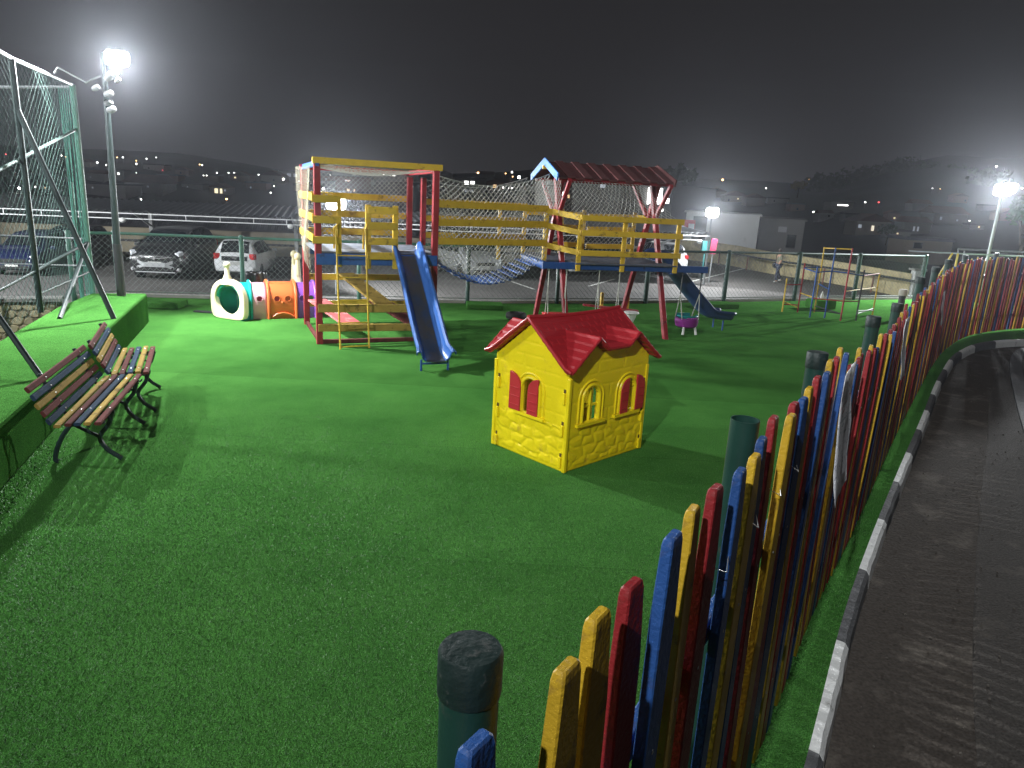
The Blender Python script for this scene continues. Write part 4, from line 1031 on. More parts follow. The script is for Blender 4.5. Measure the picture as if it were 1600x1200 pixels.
for a, b_ in zip(CHN, CHN[1:]): mb.beam(a + Vector((0, .06, .02)), b_ + Vector((0, .06, .02)), .12, .07)
struct('turf_edge_kerb', mb, CONC)

# ================================================================== COURT NET ENCLOSURE on the bank
ct = thing('court_net_cage', 'tall green netted pipe cage of the sports court on the raised bank', 'net cage', (-6.43, 10.88, BZ))
K0 = Vector((-6.43, 10.88, BZ)); K1 = Vector((-5.97, 8.95, BZ)); K2 = Vector((-5.35, 6.0, BZ)); K3 = Vector((-4.7, 3.0, BZ)); KL = Vector((-10.5, 11.5, BZ - 1.2)); KM = Vector((-8.5, 11.2, BZ - .6))
TOPZ = 3.34; Z2 = atY(36, 92, K1.y).z; Z3 = Z2 + .3
def up(p, z): return Vector((p.x, p.y, z))
def pipe(name, pts, r, m=PIPE, n=8):
    mb = MB(); mb.tube(pts, r, n); return mb.build(name, m, ct, smooth=True)
pipe('post', [K0 + Vector((0, 0, -.6)), up(K0, TOPZ)], .042, GRN2); pipe('post', [K1, up(K1, Z2)], .036); pipe('post', [K2, up(K2, Z3)], .036); pipe('post', [up(KL, -2), up(KL, 3.2)], .036); pipe('post', [up(KM, -1.9), up(KM, 3.27)], .036)
pipe('top_rail', [up(K0, TOPZ), up(K1, Z2), up(K2, Z3), up(K3, Z3)], .026, GALV); pipe('top_rail', [up(K0, TOPZ - .03), up(KM, 3.25), up(KL, 3.2)], .024, GALV)
pipe('brace', [up(K0, 2.75), up(K2 + Vector((-.1, .4, 0)), 1.65)], .020, mat('grey_green_pipe', (.06, .10, .085), .5, .2, 10))
pipe('brace', [at(178, 498, BZ), up(K1, Z2 - .55)], .032); pipe('brace', [at(93, 498, BZ), up(K0, 1.15)], .028)
pipe('brace', [at(66, 592, BZ), at(66, 592, BZ) + Vector((-1.3, .6, 1.35))], .026)
pipe('mid_rail', [up(K0, 1.15), up(K1, .95)], .022); pipe('mid_rail', [up(K1, .95), up(K2, .62)], .016); pipe('mid_rail', [up(K0, .72), up(K1, .66)], .014)
pipe('mid_rail', [up(K0, 1.2), up(KL, 1.1)], .012, GALV); pipe('mid_rail', [up(K0, .8), up(KL, .62)], .012, GALV)
pipe('far_post', [up(K0 + Vector((-.35, .3, 0)), -.8), up(K0 + Vector((-.35, .3, 0)), 2.0)], .03, GRN2)
for (a, b_, za, zb, cell) in ((K0, K1, TOPZ, Z2, .115), (K1, K2, Z2, Z3, .115), (KL, K0, 3.2, TOPZ, .13)):
    mb = MB(); W_ = (b_ - a).length; H_ = za - BZ
    diamond(lambda u, v: (a.lerp(b_, u) * (1 - v) + Vector((a.lerp(b_, u).x, a.lerp(b_, u).y, za + (zb - za) * u)) * v) + Vector((.010 * math.sin(9 * u), .010 * math.cos(7 * u + 3 * v), 0)), W_, H_, cell, .0020, mb, 1)
    tag(mb.build('court_net', NETG, ct), kind='stuff')
mb = MB()   # gathered net hanging at the corner post
for k in range(16):
    x0 = K0 + Vector((-.03 - .012 * k * .9, -.02 + .02 * math.sin(k * 2.1), 0)); x1 = x0 + Vector((.04 * math.sin(k), .04 * math.cos(k * 1.7), 0))
    mb.tube([up(x0, TOPZ - .05), up(x0.lerp(x1, .5) + Vector((.012 * math.sin(k * 3), 0, 0)), 1.9), up(x1, .05)], .004, 4)
tag(mb.build('gathered_net', mat('green_net_lit', (.10, .30, .24), .8), ct), kind='stuff')  # paler cord: lamp light at the corner painted in

# low stone wall of the court edge
sw_ = thing('court_stone_wall', 'low cream stone wall beyond the raised bank behind the net', 'wall', (-8, 11.9, -1))
W0, W1 = at(-60, 472, .02), at(92, 471, .02)
wd_ = (W1 - W0).normalized(); wn_ = Vector((wd_.y, -wd_.x, 0)); WLn = (W1 - W0).length
mb = MB(); mb.add([W0, W1, W1 - Vector((0, 0, 1.3)), W0 - Vector((0, 0, 1.3)), W0 - wn_ * .3, W1 - wn_ * .3, W1 - wn_ * .3 - Vector((0, 0, 1.3)), W0 - wn_ * .3 - Vector((0, 0, 1.3))], [(0, 1, 2, 3), (4, 7, 6, 5), (0, 4, 5, 1)])
mb.build('wall_core', JOIN, sw_)
smesh = []
for k in range(5):
    mb = MB(); n = 8; a0 = [2 * math.pi * j / n + rng.uniform(-.2, .2) for j in range(n)]
    rr = [rng.uniform(.8, 1.1) for _ in a0]
    base = [Vector((math.cos(a) * r * .085, 0, math.sin(a) * r * .062)) for a, r in zip(a0, rr)]
    vs = base + [v * .78 + Vector((0, -.022, 0)) for v in base]
    mb.add(vs, [(j, (j + 1) % n, n + (j + 1) % n, n + j) for j in range(n)] + [tuple(range(n, 2 * n))])
    me = bpy.data.meshes.new('stone'); me.from_pydata(mb.v, [], mb.f); me.materials.append(STON); me.update(); smesh.append(me)
inv = wm(sw_).inverted(); ra = math.atan2(wd_.y, wd_.x)
for r_ in range(8):
    for c_ in range(int(WLn / .165)):
        o = bpy.data.objects.new('stone', smesh[rng.integers(5)]); COL.objects.link(o); o.parent = sw_
        p = W0 + wd_ * (.08 + c_ * .165 + (.08 if r_ % 2 else 0) + rng.uniform(-.012, .012)) + wn_ * .002 - Vector((0, 0, .085 + r_ * .122 + rng.uniform(-.01, .01)))
        o.location = inv @ p; o.rotation_euler = (0, rng.uniform(-.3, .3), ra); o.scale = (rng.uniform(.98, 1.18), 1, rng.uniform(.98, 1.15))
mb = MB(); mb.beam(W0 + Vector((0, .1, .03)), W1 + Vector((0, .1, .03)), .34, .06); mb.build('coping', CONC, sw_)

# ================================================================== CLIMBING FRAME
cf = thing('climbing_frame', 'stepped climbing frame of yellow, blue and red bars near the far fence', 'climbing frame', (6.5, 15.1, 0))
cp = {}
for k, (bx, by, tx_, ty_) in dict(a=(1222, 487, 1227, 435), b=(1246, 488, 1256, 411), c=(1265, 496, 1281, 417), d=(1288, 497, 1310, 387), e=(1313, 501, 1335, 388), f=(1337, 501, 1354, 422), g=(1363, 492, 1376, 427), h=(1272, 488, 1285, 386)).items():
    p = at(bx, by); cp[k] = (p, atY(tx_, ty_, p.y).z)
colr = dict(a=YEL, b=RED, c=BLU, d=BLU, e=RED, f=DARK, g=YEL, h=YEL)
for k, (p, z) in cp.items():
    mb = MB(); mb.tube([p, up(p, z)], .017, 8); mb.build('upright', colr[k], cf, smooth=True)
for (a, b_, za, zb, m) in (('h', 'd', 1, 1, YEL), ('d', 'e', 1, 1, YEL), ('b', 'c', .95, .93, BLU), ('c', 'd', .93, .97, BLU), ('d', 'e', .97, .97, BLU), ('e', 'f', .97, .92, BLU), ('f', 'g', .92, .9, RED), ('b', 'h', .97, .97, BLU), ('a', 'b', .58, .6, RED), ('b', 'c', .42, .42, YEL), ('c', 'e', .40, .40, RED), ('e', 'f', .40, .40, RED), ('h', 'd', .62, .60, BLU), ('a', 'b', .16, .16, RED), ('a', 'b', .22, .10, YEL), ('c', 'd', .14, .14, DARK), ('d', 'e', .14, .14, DARK), ('f', 'g', .14, .14, DARK), ('f', 'g', .20, .10, DARK), ('h', 'e', .14, .14, DARK), ('g', 'e', .6, .6, YEL)):
    A_, B_ = cp[a], cp[b_]; mb = MB(); mb.tube([up(A_[0], za if za != 1 else A_[1] - .02), up(B_[0], zb if zb != 1 else B_[1] - .02)], .012, 8); mb.build('crossbar', m, cf, smooth=True)
q = at(1281, 483); mb = MB(); mb.box((q.x, q.y, .12), (.52, .40, .20), Matrix.Rotation(.3, 3, 'Z')); tag(mb.build('turf_cover', TURF, None, bevel=.02), 'taller turf covered block under the climbing frame with a white bottle on it', 'turf cover', 'turf covered blocks by the fence')
mb = MB(); mb.lathe([(.03, .22), (.032, .32), (.014, .37), (.014, .40)], (q.x, q.y, 0), 10); tag(mb.build('bottle', mat('white_bottle', (.7, .7, .7), .4), None, smooth=True), 'small white bottle on the turf covered block', 'bottle')
# lamp-like bollard and dark boxes by the far end of the picket fence
q = at(1403, 500); t_ = thing('bollard_lamp', 'short dark bollard with a pale cap behind the picket fence', 'bollard', q)
mb = MB(); mb.lathe([(.07, 0), (.065, .55)], q, 14); mb.build('stem', DARK, t_, smooth=True); mb = MB(); mb.lathe([(.085, .52), (.085, .62), (.07, .65), (.001, .66)], q, 14); mb.build('cap', mat('pale_cap', (.45, .42, .36), .6), t_, smooth=True)
# far pipe frame beyond the fence corner
pf = thing('pipe_goal', 'grey pipe frame with yellow struts beyond the far corner of the picket fence', 'pipe frame', (13.5, 20, -1))
g0, g1, g2 = atY(1420, 392, 21), atY(1497, 396, 20), atY(1640, 402, 19); g3, g4 = atY(1497, 389, 23), atY(1660, 397, 22)
for pts_, r_, m in (([g0, g1, g2], .02, GALV), ([g3, g4], .03, GALV), ([g1, g3], .02, GALV), ([g1, up(g1, -1.9)], .03, YEL), ([g1 + Vector((-.15, 0, 0)), atY(1448, 462, 20.5)], .025, YEL), ([atY(1507, 392, 21.5), up(atY(1507, 392, 21.5), -1.9)], .02, GALV), ([g2, up(g2, -1.9)], .03, GALV)):
    mb = MB(); mb.tube(pts_, r_, 8); mb.build('pipe', m, pf, smooth=True)

# ================================================================== CARS
CARW = mat('white_car_paint', (.60, .61, .62), .28, .03, 3, spec=.5, coat=.5); CARS = mat('silver_car_paint', (.38, .39, .40), .3, .05, 3, metal=.4, coat=.5)
CARB = mat('blue_car_paint', (.006, .009, .040), .28, .1, 3, coat=.6); CARK = mat('black_car_paint', (.012, .012, .014), .28, .1, 3, coat=.6)
CHR = mat('chrome', (.7, .7, .72), .18, .02, 3, metal=.9); LENS = mat('headlamp_lens', (.62, .64, .68), .12, .1, 20, spec=.8); TAIL = mat('tail_lamp', (.42, .012, .016), .2, .1, 8, spec=.6)
PLATE = mat('number_plate', (.42, .42, .40), .5, .4, 22)
HATCH = [(-1.98, .66, .42, .80, .84, .60), (-1.93, .76, .32, .92, 1.00, .60), (-1.70, .82, .24, .97, 1.36, .56), (-1.45, .84, .2, .97, 1.46, .56), (-.7, .85, .19, .95, 1.51, .59), (.1, .85, .19, .93, 1.49, .59), (.55, .85, .19, .92, 1.40, .57), (1.15, .85, .19, .92, 1.02, .68), (1.55, .83, .2, .86, .93, .68), (1.85, .77, .23, .72, .79, .62), (1.97, .66, .33, .60, .66, .56)]
SUVP = [(-2.08, .70, .46, .90, .95, .62), (-2.03, .80, .36, 1.04, 1.15, .62), (-1.85, .86, .28, 1.08, 1.52, .58), (-1.6, .88, .25, 1.08, 1.62, .58), (-.7, .89, .24, 1.06, 1.68, .61), (.1, .89, .24, 1.04, 1.66, .61), (.6, .89, .24, 1.03, 1.56, .60), (1.15, .89, .24, 1.03, 1.18, .72), (1.6, .88, .25, 1.00, 1.10, .74), (1.92, .83, .28, .90, .97, .70), (2.05, .72, .38, .74, .80, .64)]
def make_car(label, loc, rz, st, paint, front=None, group='cars in the lower car park', name='parked_car'):
    t = thing(name, label, 'car', loc, rz, group); xs = [s[0] for s in st]; I = Matrix.Identity(4)
    def S(x): return [float(np.interp(x, xs, [s[i] for s in st])) for i in range(6)]
    def sec(x):
        _, w, zl, zb, zr, rw = S(x); return [(0, zl), (w * .86, zl), (w, zl + .14), (w * 1.005, (zl + zb) / 2 + .05), (w * .97, zb), (rw + (w * .97 - rw) * .45, zb + (zr - zb) * .55), (rw, zr - .035), (rw * .72, zr), (0, zr + .012)]
    mb = MB(); allx = []
    for a, b_ in zip(xs, xs[1:]): allx += [a, (a + b_) / 2]
    allx.append(xs[-1]); rows = []
    for x in allx:
        h = sec(x); ringp = [(x, -y, z) for y, z in h] + [(x, y, z) for y, z in reversed(h[1:-1])]; rows.append(ringp)
    k = len(rows[0])
    for r_ in rows: mb.v.extend(Vector(p) for p in r_)
    mb.f = [(i * k + j, i * k + (j + 1) % k, (i + 1) * k + (j + 1) % k, (i + 1) * k + j) for i in range(len(rows) - 1) for j in range(k)] + [tuple(range(k - 1, -1, -1)), tuple(range((len(rows) - 1) * k, len(rows) * k))]
    mb.mi = [0] * len(mb.f); bd_ = mb.build('body', paint, t, smooth=True, local=True)
    xr0, xr1 = xs[3], xs[6]; xw = xs[7]
    def top(x, y, lift=.012):
        h = sec(x); ys = [p[0] for p in h[6:]][::-1]; zs_ = [p[1] for p in h[6:]][::-1]; return Vector((x, y, float(np.interp(abs(y), ys, zs_)) + lift))
    def grid(name, P, nu, nv, m, par):
        g_ = MB(); g_.add([P(i / nu, j / nv) for i in range(nu + 1) for j in range(nv + 1)], [(i * (nv + 1) + j, (i + 1) * (nv + 1) + j, (i + 1) * (nv + 1) + j + 1, i * (nv + 1) + j + 1) for i in range(nu) for j in range(nv)])
        return g_.build(name, m, par, smooth=True, local=True)
    grid('windscreen', lambda u, v: top(xr1 + .04 + (xw - xr1 - .06) * u, (v * 2 - 1) * (S(xr1)[5] * .93 + (S(xw)[5] * .93 - S(xr1)[5] * .93) * u), .016), 4, 4, GLASS, t)
    grid('rear_window', lambda u, v: (lambda x: top(x, (v * 2 - 1) * S(x)[5] * .88, .014) + Vector((-.014, 0, 0)))(xs[1] + .02 + (xs[3] - .06 - xs[1]) * u), 5, 4, GLASS, t)
    for sg in (-1, 1):
        for x0, x1 in ((xs[2] + .12, -.42), (-.36, .22), (.28, xw - .22)):
            def P(u, v):
                lo, hi = x0 + (x1 - x0) * u, None; x = lo; h = sec(x); top_in = max(0, (x - xr1 + .1) / (xw - xr1)); vv = v * (1 - min(.9, top_in))
                z = h[4][1] + .03 + (h[6][1] - h[4][1] - .08) * vv; y = float(np.interp(z, [h[4][1], h[5][1], h[6][1]], [h[4][0], h[5][0], h[6][0]])) + .010
                return Vector((x, sg * y, z))
            grid('side_window', P, 4, 3, GLASS, t)
        for xw_ in (-1.22, 1.25):
            mb = MB(); q = Matrix.Rotation(math.pi / 2 * (-sg), 3, 'X'); c = Vector((xw_, sg * (S(xw_)[1] - .12), .31 if st is HATCH else .35)); r_ = c.z
            mb.lathe([(r_ * .7, -.08), (r_, -.07), (r_, .10), (r_ * .9, .125), (r_ * .66, .125)], c, 20, q); wh = mb.build('wheel', BLK, t, smooth=True, local=True)
            mb = MB(); mb.lathe([(.001, .11), (r_ * .2, .12)], c, 12, q)
            for kk in range(5):
                a = kk * 2 * math.pi / 5; mb.box(c + q @ Vector((r_ * .38 * math.cos(a), r_ * .38 * math.sin(a), .115)), (r_ * .62, .06, .02), q @ Matrix.Rotation(a, 3, 'Z'))
            mb.lathe([(r_ * .62, .10), (r_ * .68, .13), (r_ * .60, .125)], c, 20, q); mb.build('rim', CHR, wh, local=True)
        mb = MB(); x = xw - .32; mb.box((x, sg * (S(x)[1] + .09), S(x)[3] + .06), (.12, .20, .13)); mb.build('mirror', paint, t, local=True, bevel=.03)
        x = xs[-2]; mb = MB(); mb.box((x - .06, sg * (S(x)[1] - .16), S(x)[3] - .005), (.22, .30, .13), Matrix.Rotation(-.5 * sg, 3, 'Z') @ Matrix.Rotation(.35, 3, 'Y')); mb.build('headlight', LENS, t, local=True, bevel=.03)
        x = xs[1]; mb = MB(); mb.box((x + .03, sg * (S(x)[1] - .09), S(x)[3] - .02), (.20, .22, .22), Matrix.Rotation(.35 * sg, 3, 'Z')); mb.build('tail_light', TAIL, t, local=True, bevel=.03)
    zf = S(xs[-1])
    mb = MB(); mb.box((xs[-1] + .005, 0, zf[3] - .02), (.05, .92, .13)); mb.build('grille', BLK, t, local=True, bevel=.02)
    mb = MB(); mb.box((xs[-1] - .02, 0, zf[2] + .02), (.08, 1.15, .14)); mb.build('air_intake', BLK, t, local=True, bevel=.03)
    mb = MB(); mb.box((xs[-1] + .036, 0, zf[3] - .16), (.012, .42, .12)); mb.build('number_plate', PLATE, t, local=True)
    mb = MB(); mb.box((xs[0] - .012, 0, .64), (.012, .42, .12)); mb.build('number_plate', PLATE, t, local=True)
    mb = MB(); mb.box((xs[0] + .02, 0, .42), (.12, 1.42, .2)); mb.build('rear_bumper', paint, t, local=True, bevel=.05)
    return t, xs, S
def g_at(px, py): return at(px, py, PZ)
p = g_at(262, 433); c1, xs, S = make_car('dark hatchback with silver front bumper trim facing the chain link fence', (p.x - .05, p.y + 1.0, PZ), R(-90) + .10, SUVP, CARK); c1.scale = (1.1, 1.12, 1.12)
mb = MB(); X_ = xs[-1]
for sg in (-1, 1):
    mb.beam((X_ + .04, sg * .30, .53), (X_ - .10, sg * .80, .74), .06, .10); mb.beam((X_ + .04, sg * .30, .53), (X_ - .08, sg * .78, .36), .06, .09)
    mb.ball((X_ - .04, sg * .72, .40), .055, 8)
mb.beam((X_ + .05, -.34, .54), (X_ + .05, .34, .54), .05, .15); mb.beam((X_ + .02, -.62, .30), (X_ + .02, .62, .30), .04, .035); mb.build('bumper_trim', CARS, c1, local=True, bevel=.012)
mb = MB(); mb.beam((X_ + .045, -.56, .80), (X_ + .05, 0, .74), .03, .025); mb.beam((X_ + .045, .56, .80), (X_ + .05, 0, .74), .03, .025); mb.prism([(-.045, 0), (0, -.075), (.045, 0), (0, .075)], (X_ + .06, 0, .75), (0, 1, 0), (0, 0, 1), .015); mb.build('front_emblem', CHR, c1, local=True)
p = g_at(365, 437); c2, xs, S = make_car('white hatchback with red tail lights parked tail toward the fence', (p.x - .15, p.y + 1.9, PZ), R(97), HATCH, CARW)
mb = MB(); mb.box((xs[0] - .01, 0, .82), (.03, .95, .17)); mb.build('tailgate_panel', GLASS, c2, local=True, bevel=.04)
mb = MB(); mb.box((xs[0] - .028, .0, .85), (.012, .16, .05)); mb.build('rear_emblem', CHR, c2, local=True)
p = g_at(742, 437); c3, xs, S = make_car('silver estate car seen at an angle behind the rope bridge', (p.x - .5, p.y + 1.6, PZ), R(-62), SUVP, CARS)
mb = MB(); mb.box((xs[-1] - .02, 0, .34), (.10, 1.3, .05)); mb.build('bumper_strip', CHR, c3, local=True, bevel=.02)
p = g_at(905, 432); make_car('white car facing the fence under the roofed deck', (p.x - .3, p.y + 2.0, PZ), R(-72), HATCH, CARW)
p = g_at(1040, 432); make_car('white estate car beyond the top of the navy slide', (p.x, p.y + 2.2, PZ), R(100), SUVP, CARW)
p = g_at(15, 428); make_car('dark blue car seen through the court net at the left edge', (p.x + .3, p.y + 1.2, PZ), R(-80), HATCH, CARB)
p = g_at(80, 415); make_car('black car beside the dark blue one behind the court net', (p.x - .2, p.y + 2.0, PZ), R(-85), HATCH, CARK)

# ================================================================== CARPORT
ga, gb = Vector((-24.5, 26.6, .62)), Vector((9.0, 35.0, .66)); gd = (gb - ga).normalized(); gn = Vector((-gd.y, gd.x, 0)); GL = (gb - ga).length
cpt = thing('carport', 'long corrugated carport with a white truss edge over the parked cars', 'carport', ga)
mb = MB(); NC = 120; vs = []
for i in range(NC * 4 + 1):
    x = GL * i / (NC * 4); w_ = .045 * math.cos(2 * math.pi * i / 4.0 + .3)
    for dd, zz_ in ((0, 0), (2.5, .12), (5.4, .26)): vs.append(ga + gd * x + gn * dd + Vector((0, 0, zz_ + w_ + .06 + (gb.z - ga.z) * i / (NC * 4))))
mb.add(vs, [(i * 3 + j, (i + 1) * 3 + j, (i + 1) * 3 + j + 1, i * 3 + j + 1) for i in range(NC * 4) for j in range(2)])
rfm = mb.build('roof_sheet', ROOFM, cpt)
TRW = mat('white_steel', (.55, .56, .56), .5, .1, 4)
for dz in (-.02, -.22):
    mb = MB(); mb.tube([ga + Vector((0, 0, dz)) - gn * .03, gb + Vector((0, 0, dz)) - gn * .03], .022, 6); mb.build('truss_chord', TRW, cpt)
for k in range(28):
    q = ga + gd * (k * GL / 27) - gn * .03; mb = MB(); mb.tube([q, q - Vector((0, 0, .22))], .014, 5); mb.build('truss_web', TRW, cpt)
for x in (3, 9.2, 15.5, 21.5, 28, 34):
    b_ = ga + gd * x + gn * 4.6; mb = MB(); mb.box((b_.x, b_.y, (PZ + b_.z) / 2 + .05), (.16, .16, b_.z - PZ)); mb.build('carport_post', mat('pale_post', (.35, .35, .34), .7), cpt)
    mb = MB(); mb.tube([Vector((b_.x, b_.y, PZ + 1.5)), ga + gd * x + gn * 1.2 + Vector((0, 0, .05))], .05, 6); mb.build('carport_brace', TRW, cpt)
    mb = MB(); f_ = ga + gd * x - gn * .02 + Vector((0, 0, -.28)); mb.ball(f_, .13, 10, (1, 1, .8)); mb.build('bulkhead_lamp', WHTB, cpt, smooth=True)
# rear boundary wall with a dark stripe and the roof edge above it
bw = thing('boundary_wall', 'beige rendered wall with a dark stripe behind the parked cars', 'wall', ga + gn * 8)
q0, q1 = ga + gn * 8.5 - gd * 8, gb + gn * 7.5 + gd * 0
mb = MB(); mb.beam(up(q0, -1.2), up(q1, -1.2), .25, 1.5); mb.build('wall_face', BEIG, bw)
mb = MB(); mb.beam(up(q0, -1.08) - gn * .14, up(q1, -1.08) - gn * .14, .02, .12); mb.build('dark_stripe', DARK, bw)
mb = MB(); vs = []
for i in range(481):
    x = (GL + 8) * i / 480 - 8; w_ = .05 * math.cos(2 * math.pi * i / 4 + .3); vs += [ga + gd * x + gn * (8.9 + w_) + Vector((0, 0, -1.05)), ga + gd * x + gn * (10.6 + w_) + Vector((0, 0, -.33 + w_))]
mb.add(vs, [(i * 2, (i + 1) * 2, (i + 1) * 2 + 1, i * 2 + 1) for i in range(480)])
tag(mb.build('shed_roof', mat('dark_roof', (.07, .07, .075), .6, .2, 2)), 'dark corrugated lean-to roof behind the beige boundary wall', 'roof')

# yellow stone wall along the road on the right, with a pipe guard rail
yw = thing('stone_wall', 'cream stone road wall with a white end pillar beyond the climbing frame', 'wall', (14, 38, PZ))
wp = [g_at(1060, 404), g_at(1135, 414), g_at(1200, 427), g_at(1300, 443), g_at(1418, 465)]
wp = spline(wp, 6); vs = []
YST = mat('cream_rubble', (.46, .39, .22), .9, .45, 3.2, 1., 6, dirt=(.25, .22, .16), dscale=2.4, damt=.25)
mb = MB()
for i, q in enumerate(wp):
    h = 1.35 - .25 * i / len(wp); n_ = Vector((.5, .85, 0)); vs += [q, up(q, PZ + h), up(q, PZ + h) + n_ * .35, q + n_ * .35]
k = len(wp); mb.add(vs, [(i * 4 + j, i * 4 + (j + 1) % 4, (i + 1) * 4 + (j + 1) % 4, (i + 1) * 4 + j) for i in range(k - 1) for j in range(4)] + [(0, 1, 2, 3)])
mb.build('wall_face', YST, yw)
q = wp[-1]; mb = MB(); mb.box((q.x + .25, q.y, PZ + .62), (.42, .4, 1.3)); mb.build('end_pillar', WHTB, yw, bevel=.02); mb = MB(); mb.box((q.x + .25, q.y, PZ + 1.32), (.6, .55, .09)); mb.build('pillar_cap', CONC, yw)
gr = thing('guard_rail', 'dark pipe guard rail in front of the cream stone wall', 'rail', (14, 36, PZ))
off_ = Vector((-.3, -1.0, 0)); mb = MB(); mb.tube([up(q, PZ + .85) + off_ for q in wp[4:]], .06, 6); mb.build('rail_pipe', DARK, gr)
for i in range(5, k, 4):
    mb = MB(); mb.tube([wp[i] + off_, up(wp[i], PZ + .85) + off_], .04, 6); mb.build('rail_post', mat('rust_post', (.2, .08, .06), .7), gr)

# ================================================================== BUILDINGS NEAR THE CAR PARK
def building(name, label, cat, a, b_, depth, zt, m, zbase=-2.1, wins=(), doors=(), roofm=None, lit=None, group=None):
    """a block whose front runs from a to b (plan points)"""
    a = Vector((a.x, a.y, 0)); b_ = Vector((b_.x, b_.y, 0)); d = (b_ - a).normalized(); n_ = Vector((-d.y, d.x, 0)); W_ = (b_ - a).length
    t = thing(name, label, cat, (a + b_) / 2 + Vector((0, 0, zbase)), 0, group)
    mb = MB(); mb.beam(up(a, (zt + zbase) / 2) + n_ * depth / 2, up(b_, (zt + zbase) / 2) + n_ * depth / 2, depth, zt - zbase, (0, 0, 1), .01); wl_ = mb.build('wall', m, t)
    mb = MB(); mb.beam(up(a, zt + .06) + n_ * depth / 2 - d * .15, up(b_, zt + .06) + n_ * depth / 2 + d * .15, depth + .3, .12); mb.build('roof', roofm or m, t)
    for (u, z, w_, h, mm) in wins:
        c = a + d * (u * W_); mb = MB(); mb.beam(up(c - d * w_ / 2, z) - n_ * .02, up(c + d * w_ / 2, z) - n_ * .02, .06, h); f_ = mb.build('window', DARK, t)
        mb = MB(); mb.beam(up(c - d * w_ * .45, z) - n_ * .055, up(c + d * w_ * .45, z) - n_ * .055, .012, h * .86); mb.build('pane', mm, f_)
    for (u, z, w_, h, mm) in doors:
        c = a + d * (u * W_); mb = MB(); mb.beam(up(c - d * w_ / 2, z) - n_ * .03, up(c + d * w_ / 2, z) - n_ * .03, .06, h); mb.build('door', mm, t)
    return t
LITW = emit('lit_window_white', (1, .98, .95), 5.0); LITO = emit('lit_window_amber', (1, .62, .30), 1.6); LITD = emit('lit_window_dim', (.8, .85, 1), .5); LITR = emit('lit_sign_red', (1, .10, .07), .9)
def zY(px, py, Y): return atY(px, py, Y).z
wb = building('service_building', 'white flat roofed block beside the floodlight in the car park', 'building', atY(1073, 332, 55), atY(1187, 341, 53.5), 7, zY(1130, 335, 54), WHTB, wins=(), doors=((.2, zY(1097, 364, 54), 1.0, 2.3, GREYB), (.055, zY(1080, 354, 54), .85, .9, mat('red_frame', (.45, .06, .07), .6))))
mb = MB(); q = atY(1080, 355, 53.6); mb.box((q.x, q.y, q.z), (.42, .02, .5)); mb.build('door_notice', PAPER, wb)
building('grey_building', 'plain grey block right of the white service building', 'building', atY(1189, 344, 56), atY(1258, 347, 55), 7, zY(1220, 344, 55), GREYB, wins=((.75, zY(1242, 378, 55), .65, 1.0, GLASS),), doors=((.52, zY(1226, 359, 55), .6, .4, mat('pale_panel', (.3, .3, .3), .7)),))
sg_ = thing('banner_sign', 'magenta red banner on a post before the cream wall', 'banner', g_at(1112, 410))
q = atY(1115, 384, 36); mb = MB(); mb.beam(atY(1117, 373, 36), atY(1113, 397, 36), .30, .03, (0, -1, 0)); mb.build('banner', mat('magenta_banner', (.26, .02, .06), .6), sg_)
mb = MB(); mb.tube([atY(1117, 372, 36) + Vector((0, .04, 0)), up(atY(1113, 397, 36), PZ) + Vector((0, .04, 0))], .03, 6); mb.build('banner_post', GALV, sg_)
q = atY(1102, 384, 37); mb = MB(); mb.box((q.x, q.y, q.z), (.35, .3, .55)); mb.box((q.x, q.y, (q.z + PZ) / 2 - .1), (.08, .08, q.z - PZ - .2)); tag(mb.build('recycling_bin', mat('teal_bin', (.02, .13, .13), .6), None, bevel=.02), 'small teal bin on a post left of the magenta banner', 'bin')
building('gym_hall', 'hall with a bright white lit upper window band behind the roofed deck', 'building', atY(974, 292, 62), atY(1052, 296, 60), 14, zY(1010, 288, 61), mat('dark_hall', (.06, .06, .065), .8), -4, wins=((.36, zY(1004, 306, 61), 1.7, 1.1, LITW), (.62, zY(1020, 304, 61), 1.7, 1.2, LITW), (.36, zY(1004, 316, 61), 1.7, .35, LITW), (.62, zY(1020, 315, 61), 1.7, .4, LITW), (.85, zY(1042, 314, 61), .9, .45, LITW), (.12, zY(982, 312, 61), .9, .9, emit('lit_window_blue', (.25, .3, .9), .5)), (.80, zY(1029, 328, 61), .45, .25, LITW)))
building('corner_shop', 'dark shop with red and white lit openings left of the car park floodlight', 'building', atY(1054, 300, 74), atY(1106, 302, 73), 10, zY(1080, 296, 74), mat('shop_wall', (.05, .045, .05), .8), -4, wins=((.45, zY(1078, 311, 74), .65, 1.25, LITW), (.33, zY(1070, 311, 74), .35, 1.2, LITR), (.80, zY(1092, 314, 74), .45, .75, LITW), (.87, zY(1097, 310, 74), .3, .3, LITR)))
building('blank_grey_hall', 'blank grey gable wall seen through the netted deck', 'building', atY(895, 290, 58), atY(972, 294, 56), 9, zY(930, 287, 57), mat('hall_render', (.12, .12, .115), .85, .2, 1), -4, wins=((.62, zY(943, 290, 57), .45, .4, LITD),))

